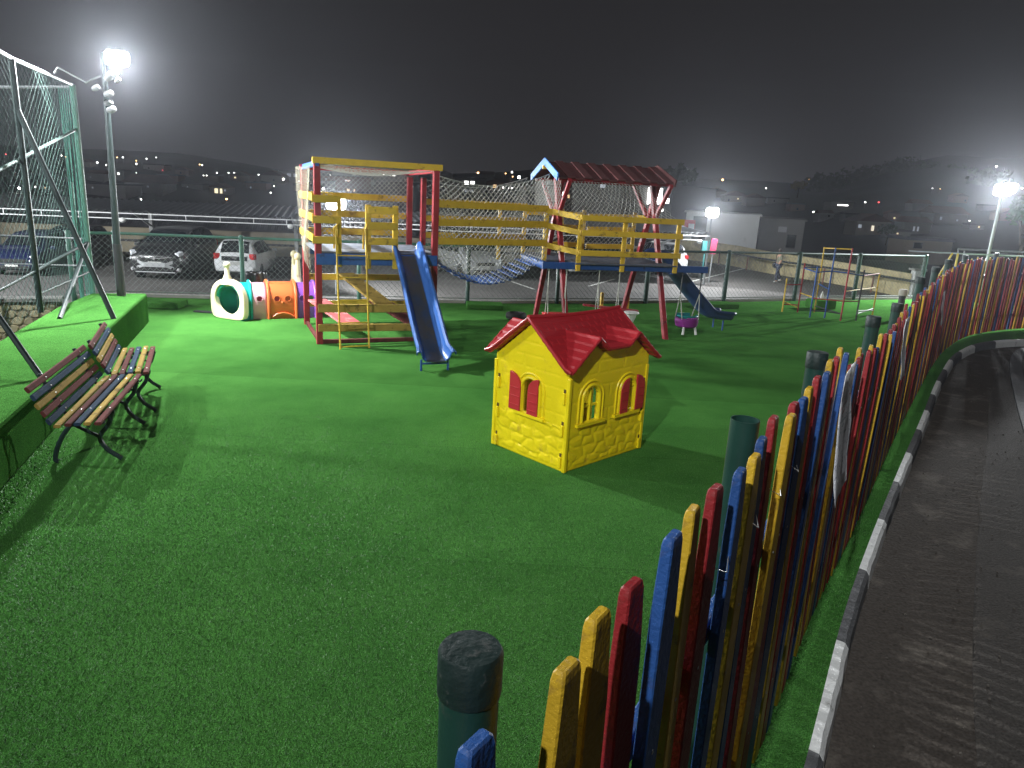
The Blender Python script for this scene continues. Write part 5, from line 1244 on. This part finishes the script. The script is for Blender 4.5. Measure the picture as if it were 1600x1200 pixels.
# ================================================================== PERSON walking in the car park
pr0 = g_at(1213, 441); ph = 1.68
per = thing('person', 'person in an olive top and dark jeans walking with a bag by the cream wall', 'person', (pr0.x, pr0.y, PZ), R(200))
def skin(name, verts, edges, radii, m, root=0, par=per, sub=1):
    me = bpy.data.meshes.new(name); me.from_pydata([Vector(v) for v in verts], edges, []); me.materials.append(m)
    o = bpy.data.objects.new(name, me); COL.objects.link(o); o.parent = par; WM[o.name] = wm(par)
    sk = o.modifiers.new('skin', 'SKIN'); sk.use_smooth_shade = True
    for i, r_ in enumerate(radii):
        d_ = me.skin_vertices[0].data[i]; d_.radius = (r_, r_) if not isinstance(r_, tuple) else r_; d_.use_root = (i == root)
    s_ = o.modifiers.new('sub', 'SUBSURF'); s_.levels = s_.render_levels = sub
    return o
SKN = mat('skin', (.36, .20, .14), .6, .1, 8)
bv = [(0, 0, .92), (.0, 0, 1.12), (.01, 0, 1.34), (.02, 0, 1.44), (.03, 0, 1.50), (.05, 0, 1.60),
      (.01, .17, 1.36), (.05, .20, 1.12), (.16, .19, .94), (.01, -.17, 1.36), (-.05, -.21, 1.12), (-.02, -.20, .90),
      (0, .09, .88), (.14, .10, .50), (.10, .10, .09), (.22, .11, .04), (0, -.09, .88), (-.10, -.10, .50), (-.34, -.10, .14), (-.30, -.10, .03)]
be = [(0, 1), (1, 2), (2, 3), (3, 4), (4, 5), (2, 6), (6, 7), (7, 8), (2, 9), (9, 10), (10, 11), (0, 12), (12, 13), (13, 14), (14, 15), (0, 16), (16, 17), (17, 18), (18, 19)]
skin('body', bv, be, [.12, .11, .13, .055, .06, .095, .055, .043, .035, .055, .043, .035, .085, .06, .045, .04, .085, .06, .045, .04], SKN)
skin('top', [bv[0], bv[1], bv[2], bv[6], bv[7], bv[9], bv[10]], [(0, 1), (1, 2), (2, 3), (3, 4), (2, 5), (5, 6)], [.14, .13, .15, .075, .06, .075, .06], mat('olive_top', (.13, .13, .09), .85, .2, 10))
skin('jeans', [bv[0], bv[12], bv[13], bv[14], bv[16], bv[17], bv[18]], [(0, 1), (1, 2), (2, 3), (0, 4), (4, 5), (5, 6)], [.135, .105, .08, .065, .105, .08, .065], mat('dark_denim', (.02, .025, .05), .85, .2, 10))
mb = MB(); mb.ball((.035, 0, 1.635), .105, 12, (1, .92, 1.0)); mb.ball((-.03, 0, 1.56), .085, 10, (.8, .9, 1.2)); o = mb.build('hair', mat('dark_hair', (.03, .02, .015), .7), per, smooth=True, local=True)
for k_ in (14, 18):
    mb = MB(); c = bv[k_]; mb.ball((c[0] + .06, c[1], .045 if k_ == 14 else .09), .075, 10, (1.7, .7, .6)); mb.build('shoe', mat('white_shoe', (.6, .6, .58), .6), per, smooth=True, local=True)
mb = MB(); mb.ball((.0, -.30, .86), .16, 10, (1.1, .55, 1)); mb.tube([(.0, -.26, 1.0), (.02, -.2, 1.42), (.0, .05, 1.46)], .014, 5)
tag(mb.build('shoulder_bag', mat('black_bag', (.015, .015, .017), .6), None, smooth=True), 'black bag carried by the walking person', 'bag')
bg = bpy.data.objects['shoulder_bag']; bg.location = per.location; bg.rotation_euler = per.rotation_euler

# ================================================================== TOWN: houses and street lamps on the hills
def hill(px, py, Ymin=55, Ymax=470):
    d = ray(px, py); Y = Ymin
    while Y < Ymax:
        p = CAM + d * (Y / d.y)
        if p.z < terr(p.x, p.y): return p
        Y += 2.0
    return CAM + d * (330 / d.y)
LAMPC = {'w': emit('street_lamp_white', (1, .97, .92), 9), 'o': emit('street_lamp_orange', (1, .55, .22), 9), 'r': emit('lamp_red', (1, .08, .08), 4), 'b': emit('street_lamp_bright', (1, .98, .95), 30)}
POLM = mat('pole_grey', (.12, .12, .12), .7)
LMP = [(30, 294, 'b', 3.2), (13, 305, 'w', 2), (22, 306, 'w', 2), (40, 306, 'w', 2), (55, 292, 'w', 2), (75, 283, 'w', 1.6), (9, 241, 'r', 1.8), (38, 260, 'o', 2), (96, 243, 'w', 1.6), (103, 245, 'o', 1.4), (125, 265, 'w', 1.6), (152, 254, 'w', 2), (166, 258, 'w', 1.5), (131, 289, 'w', 1.4), (164, 290, 'w', 1.4), (173, 305, 'w', 1.4), (155, 270, 'w', 1.2), (183, 246, 'o', 1.3), (192, 246, 'w', 1.6), (213, 251, 'o', 1.4), (213, 256, 'w', 1.8), (229, 248, 'w', 1.6), (244, 246, 'w', 1.5), (256, 258, 'w', 1.8), (254, 266, 'r', 1.4), (213, 270, 'w', 1), (312, 257, 'o', 1.5), (316, 258, 'w', 1.6), (318, 274, 'w', 1.6), (323, 274, 'w', 1.6), (339, 270, 'w', 1.6), (357, 270, 'w', 1.6), (366, 270, 'w', 1.6), (380, 274, 'w', 1.8), (386, 275, 'w', 1.8), (390, 272, 'w', 1.4), (404, 273, 'w', 1.6), (443, 280, 'b', 2.2), (428, 291, 'w', 1.4), (423, 301, 'w', 1.8), (467, 283, 'w', 1.4), (354, 311, 'o', 2.6), (220, 312, 'b', 2.4), (223, 288, 'w', 1.8), (230, 289, 'w', 1.5), (249, 291, 'w', 1.5), (516, 274, 'w', 1.6), (505, 295, 'b', 2.4), (747, 270, 'o', 2.6), (790, 271, 'o', 1.6), (800, 269, 'w', 2.4), (801, 276, 'o', 1.4), (811, 277, 'b', 3.6), (786, 293, 'w', 2), (795, 294, 'w', 1.6), (800, 294, 'w', 1.8), (925, 281, 'w', 1.6), (971, 293, 'b', 2.6), (1129, 281, 'o', 2.8), (1197, 294, 'w', 1.8), (1263, 280, 'o', 3.0), (1271, 283, 'w', 2.2), (1352, 316, 'w', 1.8), (1373, 316, 'r', 2.2), (1348, 339, 'o', 2.8), (1271, 331, 'w', 2), (1457, 294, 'w', 1.4), (1469, 295, 'o', 1.2), (1513, 266, 'w', 1.6), (1557, 260, 'w', 2.2), (1515, 345, 'w', 1.6), (1597, 294, 'w', 2)]
def region(px): return next(t for lim, t in ((60, 'seen through the court net'), (170, 'between the court net and the floodlight pole'), (260, 'just right of the floodlight pole'), (370, 'above the carport roof'), (480, 'left of the playset tower'), (580, 'behind the left half of the playset tower'), (690, 'behind the right half of the playset tower'), (775, 'above the left of the rope bridge'), (850, 'above the right of the rope bridge'), (960, 'behind the left of the roofed deck'), (1080, 'behind the right of the roofed deck'), (1190, 'above the white service building'), (1280, 'above the grey block at the right'), (1400, 'on the hillside above the climbing frame'), (1500, 'on the hillside above the far picket fence'), (9999, 'below the right floodlight')) if px < lim)
for px, py, c, r_ in LMP:
    hp = hill(px, py + 9); Y = hp.y; lp = atY(px, py, Y); gz = min(terr(lp.x, lp.y), lp.z - 2.5)
    if lp.z - gz > 11: gz = lp.z - 9
    rad = r_ * .62 * Y / F
    t = thing('street_lamp', {'w': 'small white lamp glowing among the dark town houses', 'o': 'small orange lamp glowing among the dark town houses', 'r': 'small red light among the dark town houses', 'b': 'larger bright white lamp among the dark town houses'}[c].replace('among the dark town houses', 'in the dark town ' + region(px)), 'street lamp', (lp.x, lp.y, gz), 0, {'w': 'white town lamps', 'o': 'orange town lamps', 'r': 'red town lights', 'b': 'bright town lamps'}[c])
    mb = MB(); mb.tube([(lp.x, lp.y + .1, gz), (lp.x, lp.y + .1, lp.z + rad)], .05, 6); mb.build('lamp_pole', POLM, t)
    mb = MB(); mb.ball(lp, rad, 8, (1, 1, .8)); mb.build('lamp_bulb', LAMPC[c], t, smooth=True)
HM = [mat('house_wall_%s' % n, c, .85, .2, .5) for n, c in (('grey', (.15, .145, .14)), ('tan', (.20, .16, .12)), ('pale', (.28, .27, .25)), ('brick', (.17, .085, .06)))]
HR = [mat('house_roof_tile', (.10, .045, .03), .85, .3, 1), mat('house_roof_grey', (.08, .08, .085), .8, .3, 1)]
def house_at(px, py, wpx, hpx, mi, wins, gable, lab, grp=None, Ymax=470, Y=None):
    hp = hill(px, py) if Y is None else atY(px, py, Y); Y = hp.y; s_ = Y / F; W_, H_ = wpx * s_, hpx * s_; D_ = W_ * .8
    zt = zY(px, py - hpx, Y); zb = min(zt - H_ - 3, terr(hp.x, hp.y) - .5)
    lab = lab or 'small %s %s house, %s, %s' % (('grey', 'tan', 'pale', 'brick')[mi], 'gabled' if gable else 'flat roofed', ('no window', 'one window', 'two windows')[len(wins)], region(px)); t = thing('town_house', lab, 'house', (hp.x, hp.y, zb), 0, grp); x0, x1 = hp.x - W_ / 2, hp.x + W_ / 2; y0, y1 = Y, Y + D_
    mb = MB(); mb.box((hp.x, (y0 + y1) / 2, (zb + zt) / 2), (W_, D_, zt - zb)); mb.build('wall', HM[mi], t)
    mb = MB(); rh = W_ * .22 if gable else .15; o = W_ * .06
    if gable: mb.prism([(x0 - hp.x - o, 0), (x1 - hp.x + o, 0), (0, rh)], (hp.x, y1 + .2, zt), (1, 0, 0), (0, 0, 1), D_ + .4) if mi % 2 else mb.add([(x0 - o, y0 - o, zt), (x1 + o, y0 - o, zt), (x1 + o, y1 + o, zt), (x0 - o, y1 + o, zt), (x0, (y0 + y1) / 2, zt + rh), (x1, (y0 + y1) / 2, zt + rh)], [(0, 1, 5, 4), (2, 3, 4, 5), (0, 4, 3), (1, 2, 5), (0, 3, 2, 1)])
    else: mb.box((hp.x, (y0 + y1) / 2, zt + .1), (W_ + o, D_ + o, .25))
    mb.build('roof', HR[0] if gable else HR[1], t)
    for (u, v, ww, hh_, mm) in wins:
        c = Vector((x0 + u * W_, y0, zt - v * H_)); mb = MB(); mb.box(c, (ww * s_ * 1.1, .16, hh_ * s_ * 1.1)); f_ = mb.build('window', DARK, t)
        mb = MB(); mb.box(c + Vector((0, -.1, 0)), (ww * s_, .06, hh_ * s_)); mb.build('pane', mm, f_)
    return t
NO = mat('unlit_pane', (.02, .022, .025), .15, .1, 5)
WWm, WOm, WDm = LITW, emit('window_amber_far', (1, .72, .42), 1.3), emit('window_dim_far', (.75, .8, .9), .35)
house_at(343, 305, 30, 12, 1, [(.35, .42, 5, 7, emit('window_cream', (1, .85, .55), 1.4)), (.60, .42, 3.5, 7, emit('window_cream', (1, .85, .55), 1.4)), (.80, .3, 2.5, 3, WDm)], True, 'house with a cream lit doorway and orange lamp left of the playset')
house_at(457, 286, 40, 18, 0, [(.38, .3, 6, 5, WDm), (.62, .3, 6, 5, WDm)], False, 'dark house with two pale square windows just left of the playset top')
house_at(607, 284, 44, 18, 0, [(.35, .35, 4, 3, WWm), (.52, .35, 4, 3, WWm), (.68, .35, 4, 3, WWm)], False, 'dark block with a row of three white windows behind the playset tower')
house_at(548, 300, 46, 24, 3, [(.4, .25, 8, 2.2, emit('window_pinkish', (1, .7, .6), 1.6)), (.42, .85, 4, 5, LITO), (.62, .85, 2.2, 4, LITO)], False, 'dark house with a lit strip and amber windows behind the playset')
house_at(733, 302, 46, 24, 0, [(.40, .30, 6, 5, WWm), (.60, .30, 6, 5, WWm), (.40, .78, 4, 4, WDm), (.58, .78, 4, 4, WDm)], False, 'dark block with four white square windows above the rope bridge')
house_at(773, 299, 26, 14, 3, [(.5, .4, 5, 4.5, LITO)], True, 'small house with one amber window above the rope bridge')
house_at(882, 318, 44, 22, 0, [(.42, .3, 6, 6, WWm), (.62, .45, 3, 5, LITO)], False, 'house with a white and an amber window behind the roof gable')
house_at(910, 325, 34, 12, 1, [(.5, .2, 14, 3, LITO)], True, 'low house with an amber lit porch behind the netted deck')
house_at(1362, 368, 52, 22, 1, [(.48, .45, 4, 8, emit('porch_glow', (1, .85, .65), .9)), (.1, .35, 5, 5, WDm), (.75, .45, 3, 5, NO)], True, 'tan house with a pale glowing arch on the right hillside')
house_at(1315, 330, 34, 14, 0, [(.5, .3, 16, 1.6, WWm)], False, 'flat roofed house with a thin white light strip on the right hillside')
house_at(1483, 352, 50, 18, 2, [(.2, .4, 3, 5, WDm), (.7, .5, 2.5, 3, WDm)], True, 'pale gabled house below the trees at the right')
house_at(1432, 366, 40, 18, 0, [(.35, .5, 2.5, 7, WDm), (.5, .5, 2.5, 7, WDm)], True, 'grey house with two tall dim windows at the right')
house_at(1450, 392, 70, 16, 1, [(.25, .5, 12, 8, NO)], False, 'low tan outbuilding beyond the climbing frame', Y=58)
house_at(165, 308, 62, 20, 2, [(.2, .3, 2, 2, WDm), (.7, .6, 1.6, 1.6, WWm)], False, 'long pale block left of the floodlight pole')
house_at(225, 302, 58, 16, 2, [(.3, .3, 3, 3, WDm), (.62, .3, 3, 3, WDm)], True, 'pale house with grey roof just right of the floodlight pole')
house_at(181, 282, 26, 16, 0, [(.2, .3, 2, 3, WWm), (.45, .3, 2, 2.6, WWm), (.7, .3, 2, 3, WWm), (.45, .75, 2.4, 2, WWm)], False, 'distant block with a cluster of white windows behind the floodlight pole')
rl = random.Random(5)
for px, py in ((20, 280), (70, 300), (95, 275), (130, 262), (150, 284), (240, 268), (262, 282), (285, 275), (300, 296), (330, 284), (375, 284), (400, 296), (425, 285), (470, 300), (505, 283), (535, 275), (570, 290), (640, 285), (665, 300), (690, 285), (705, 300), (760, 285), (825, 300), (850, 290), (960, 318), (1120, 310), (1150, 316), (1180, 322), (1215, 318), (1245, 330), (1290, 345), (1330, 345), (1395, 345), (1405, 372), (1500, 318), (1525, 360), (1545, 330), (1580, 345), (1440, 330)):
    nw = rl.choice([0, 1, 1, 2]); house_at(px, py, rl.uniform(18, 34), rl.uniform(8, 13), rl.randrange(4), [(rl.uniform(.15, .85), rl.uniform(.3, .7), rl.uniform(1.4, 2.6), rl.uniform(1.6, 2.8), rl.choice([NO, NO, WDm, WOm, NO])) for _ in range(nw)], rl.random() < .6, None, 'dark houses of the town')

# ================================================================== TREES
LEAF = mat('dark_leaves', (.035, .06, .025), .7, .5, .9); LEAF2 = mat('lit_leaves', (.05, .11, .045), .7, .5, 1.2); BARK = mat('bark', (.06, .045, .03), .9, .3, 6)  # LEAF2 is a lit copy of LEAF, lamp light put into its colour
def tree(label, base, h, r, n, m, grp='trees on the right hillside', sz=.30, sd=1):
    g_ = random.Random(sd); t = thing('tree', label, 'tree', base, 0, grp); base = Vector(base)
    mb = MB(); tops = []
    mb.tube([base + Vector((0, 0, -.5)), base + Vector((.1, 0, h * .3)), base + Vector((.05, .1, h * .6))], [.045 * h, .03 * h, .018 * h], 8)
    for k in range(6):
        a = g_.uniform(0, 6.28); e = base + Vector((math.cos(a) * r * .6, math.sin(a) * r * .6, h * g_.uniform(.55, .85))); mb.tube([base + Vector((0, 0, h * g_.uniform(.3, .5))), e], [.016 * h, .005 * h], 5); tops.append(e)
    mb.build('trunk', BARK, t, smooth=True)
    cl_ = [(e, r * g_.uniform(.38, .6)) for e in tops] + [(base + Vector((g_.uniform(-.4, .4) * r, g_.uniform(-.4, .4) * r, h * g_.uniform(.62, .92))), r * g_.uniform(.3, .55)) for _ in range(7)]
    mb = MB()
    for _ in range(n):
        c, cr_ = g_.choice(cl_); v = Vector((g_.gauss(0, 1), g_.gauss(0, 1), g_.gauss(0, .8))).normalized() * cr_ * g_.random() ** .4
        p = c + v; a = Vector((g_.gauss(0, 1), g_.gauss(0, 1), g_.gauss(0, 1))).normalized(); b_ = a.orthogonal().normalized(); s_ = sz * g_.uniform(.5, 1.2)
        mb.add([p - a * s_ * .5, p + b_ * s_ * .3, p + a * s_ * .5, p - b_ * s_ * .3], [(0, 1, 2, 3)])
    mb.build('crown', m, t)
def tree_px(label, px, pyb, pyt, rpx, Y, n, m, sd, sz=.3, grp='trees on the right hillside'):
    b_ = atY(px, pyb, Y); tree(label, b_, atY(px, pyt, Y).z - b_.z, rpx * Y / F, n, m, grp, sz, sd)
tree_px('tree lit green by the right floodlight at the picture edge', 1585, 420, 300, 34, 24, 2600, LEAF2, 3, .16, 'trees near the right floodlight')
tree_px('taller dark tree behind the right floodlight', 1630, 430, 250, 50, 30, 2500, LEAF, 4, .22, 'trees near the right floodlight')
for i, (px, pyb, pyt, rp, Y, n) in enumerate(((1345, 300, 264, 34, 300, 700), (1400, 300, 256, 38, 300, 800), (1440, 300, 260, 30, 290, 600), (1290, 310, 276, 30, 280, 600), (1480, 310, 268, 32, 260, 600), (1540, 330, 268, 34, 200, 700), (1055, 292, 262, 18, 260, 400), (1070, 295, 268, 16, 260, 400))):
    tree_px(('broad' if rp > 33 else 'narrow') + ' dark tree on the skyline ' + ('behind the roofed deck' if px < 1100 else region(px)), px, pyb, pyt, rp, Y, n, LEAF, 20 + i, 2.2, 'trees on the hill skyline')
tree_px('tree lit yellow by an orange street lamp on the right hillside', 1246, 305, 283, 12, 150, 500, mat('lamp_tinted_leaves', (.16, .13, .03), .7, .4, 1), 41, .5, 'lamp lit hillside trees')  # orange lamp light painted into the leaf colour
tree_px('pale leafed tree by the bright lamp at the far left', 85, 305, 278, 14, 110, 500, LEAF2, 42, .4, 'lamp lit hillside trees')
tree_px('leafy tree beside the tan house on the right hillside', 1385, 375, 352, 14, 70, 500, LEAF, 43, .35, 'lamp lit hillside trees')

# ================================================================== FLOODLIGHTS and their poles
fpb = at(190, 462, BZ); PY = fpb.y
fp = thing('floodlight_pole', 'tall steel pole on the raised bank with a glowing round floodlight and small lamps', 'floodlight', (fpb.x, fpb.y, BZ))
lpos = atY(183, 91, PY); ptop = atY(161, 82, PY); pmid = atY(177, 300, PY)
mb = MB(); mb.tube([fpb, Vector((fpb.x, fpb.y, 1.25)), pmid, ptop], [.055, .050, .043, .036], 12); mb.build('pole', PIPE, fp, smooth=True)
mb = MB(); mb.tube([fpb + Vector((0, 0, .0)), fpb + Vector((0, 0, .75))], .062, 12); mb.build('pole_sleeve', DARK, fp, smooth=True)
floodlight_head(fp, lpos, (-2.2, 5.2, 0), P_POLE, .135, 160)
mb = MB(); mb.tube([lpos + Vector((-.02, .1, 0)), ptop + (lpos - ptop) * .2], .02, 6); mb.build('lamp_arm', GALV, fp)
for a, b_, c in (((157, 118), (135, 129), (90, 105)),):
    mb = MB(); mb.tube([atY(*a, PY), atY(*b_, PY - .1), atY(*c, PY - .2), atY(85, 114, PY - .2)], .014, 6); mb.build('bracket_arm', GALV, fp)
for px, py, s_ in ((172, 119, .10), (180, 117, .07), (184, 125, .06), (151, 137, .08), (171, 146, .09), (171, 160, .08), (175, 171, .09)):
    q = atY(px, py, PY - .08); mb = MB(); mb.lathe([(s_ * .35, -s_ * .8), (s_ * .55, -s_ * .2), (s_ * .5, s_ * .4), (s_ * .2, s_ * .6)], q, 10, Matrix.Rotation(random.uniform(.6, 1.4), 3, 'Y') @ Matrix.Rotation(random.uniform(-.4, .4), 3, 'X')); sl_ = mb.build('small_lamp', mat('grey_fitting', (.22, .22, .22), .5, .2, 10), fp, smooth=True)
    mb = MB(); pl_ = pmid.lerp(ptop, (q.z - pmid.z) / (ptop.z - pmid.z)); mb.tube([q, pl_], .012, 5); mb.build('lamp_bracket', GALV, sl_)
def pole_light(label, px, py, Y, base, aim, power, rad, group='floodlights on poles'):
    q = atY(px, py, Y); t = thing('floodlight_pole', label, 'floodlight', (q.x, q.y, base), 0, group)
    d = (Vector(aim) - q).normalized(); b_ = q - d * .22
    mb = MB(); mb.tube([Vector((b_.x, b_.y, base)), Vector((b_.x, b_.y, q.z + .12))], [.05, .035], 10); mb.build('pole', GALV, t, smooth=True)
    floodlight_head(t, q, aim, power, rad, 160)
    mb = MB(); mb.tube([q - d * .11, b_], .02, 6); mb.build('lamp_arm', GALV, t)
    return t
pole_light('bright floodlight seen through the playset tower, on a pole by the carport', 525, 317, 25.5, PZ, (-3, 15, -1), P_BEHIND, .30); floodlight_head(bpy.data.objects[[o.name for o in COL.objects if o.name.startswith('floodlight_pole')][-1]], atY(527, 318, 25.9), (2, 33, -1.2), 2500, .16, 150)  # second head added to brighten the parked estate car
pole_light('bright floodlight on a pole in front of the white service building', 1113, 332, 35, PZ, (6, 20, -1.5), P_PARK, .27); floodlight_head(bpy.data.objects[[o.name for o in COL.objects if o.name.startswith('floodlight_pole')][-1]], atY(1117, 336, 35.4), (13, 38.5, -1.5), 1500, .2, 150)  # second head added so the cream wall is lit too
pole_light('bright floodlight on a pole among trees at the right edge', 1567, 297, 19.5, -1.5, (6, 9, 0), P_ROAD, .18); floodlight_head(bpy.data.objects[[o.name for o in COL.objects if o.name.startswith('floodlight_pole')][-1]], atY(1578, 294, 19.6), (12, 9, 0), 900, .16, 150)
# the court's own floodlight, out of the picture to the left, whose light throws the bench shadows
q = Vector((-8.8, 6.4, 4.9)); t = thing('floodlight_pole', 'tall court floodlight pole left of the picture', 'floodlight', (q.x, q.y, -1.0), 0, 'floodlights on poles')
mb = MB(); mb.tube([Vector((q.x - .3, q.y, -1)), Vector((q.x - .3, q.y, 5.4))], [.07, .05], 10); mb.build('pole', GALV, t, smooth=True)
floodlight_head(t, q, (0, 4.6, 0), P_COURT, .17, 150); floodlight_head(t, q + Vector((-.35, .25, 0)), (-9.5, 12, 0), 1500, .17, 120)  # second head added to light the stone wall and net
mb = MB(); mb.tube([q + Vector((-.12, 0, 0)), q + Vector((-.3, 0, .05))], .02, 6); mb.build('lamp_arm', GALV, t)

q = Vector((-19.5, 15.5, 4.6)); t = thing('floodlight_pole', 'tall car park floodlight pole left of the picture', 'floodlight', (q.x, q.y, PZ), 0, 'floodlights on poles')
mb = MB(); mb.tube([Vector((q.x - .3, q.y - .2, PZ)), Vector((q.x - .3, q.y - .2, 4.8))], [.07, .05], 10); mb.build('pole', GALV, t, smooth=True)
floodlight_head(t, q, (-6, 29, PZ), P_LOT, .17, 140)
mb = MB(); mb.tube([q + Vector((-.1, -.08, 0)), q + Vector((-.3, -.2, .05))], .02, 6); mb.build('lamp_arm', GALV, t)

q = Vector((-25, 21.0, .75)); t = thing('floodlight_pole', 'added low lamp post left of the picture, brightening the beige wall', 'floodlight', (q.x, q.y, PZ), 0, 'floodlights on poles')
mb = MB(); mb.tube([Vector((q.x - .3, q.y - .2, PZ)), Vector((q.x - .3, q.y - .2, .9))], [.07, .05], 10); mb.build('pole', GALV, t, smooth=True)
floodlight_head(t, q, (-8, 33, PZ + .6), 6500, .17, 120)  # unseen low lamp added to reach the wall under the carport roof
mb = MB(); mb.tube([q + Vector((-.1, -.08, 0)), q + Vector((-.3, -.2, .05))], .02, 6); mb.build('lamp_arm', GALV, t)
# the yard floodlight behind the photographer that lights the near turf, the path and the playhouse front
q = Vector((-3.6, -5.2, 7.6)); t = thing('floodlight_pole', 'tall yard floodlight pole behind the camera', 'floodlight', (q.x, q.y - .3, 0), 0, 'floodlights on poles')
mb = MB(); mb.tube([Vector((q.x, q.y - .3, 0)), Vector((q.x, q.y - .3, 7.7))], [.07, .05], 10); mb.build('pole', GALV, t, smooth=True)
floodlight_head(t, q, (1.9, 10.2, 0), P_REAR, .17, 58, blend=1.)
mb = MB(); mb.tube([q + Vector((0, -.1, 0)), q + Vector((0, -.3, .05))], .02, 6); mb.build('lamp_arm', GALV, t)

# ================================================================== HAZE
if HAZE:
    mb = MB(); mb.box((0, 250, 20), (1500, 640, 130)); hz_ = mb.build('haze', MATS.setdefault('haze_mat', bpy.data.materials.new('haze_air')))
    m = hz_.data.materials[0]; m.use_nodes = True; nt = m.node_tree; nt.nodes.clear(); o_ = nt.nodes.new('ShaderNodeOutputMaterial'); v_ = nt.nodes.new('ShaderNodeVolumePrincipled')
    v_.inputs['Color'].default_value = (.86, .90, 1, 1); v_.inputs['Density'].default_value = HAZE; v_.inputs['Anisotropy'].default_value = .85
    nt.links.new(v_.outputs[0], o_.inputs['Volume']); tag(hz_, kind='stuff')
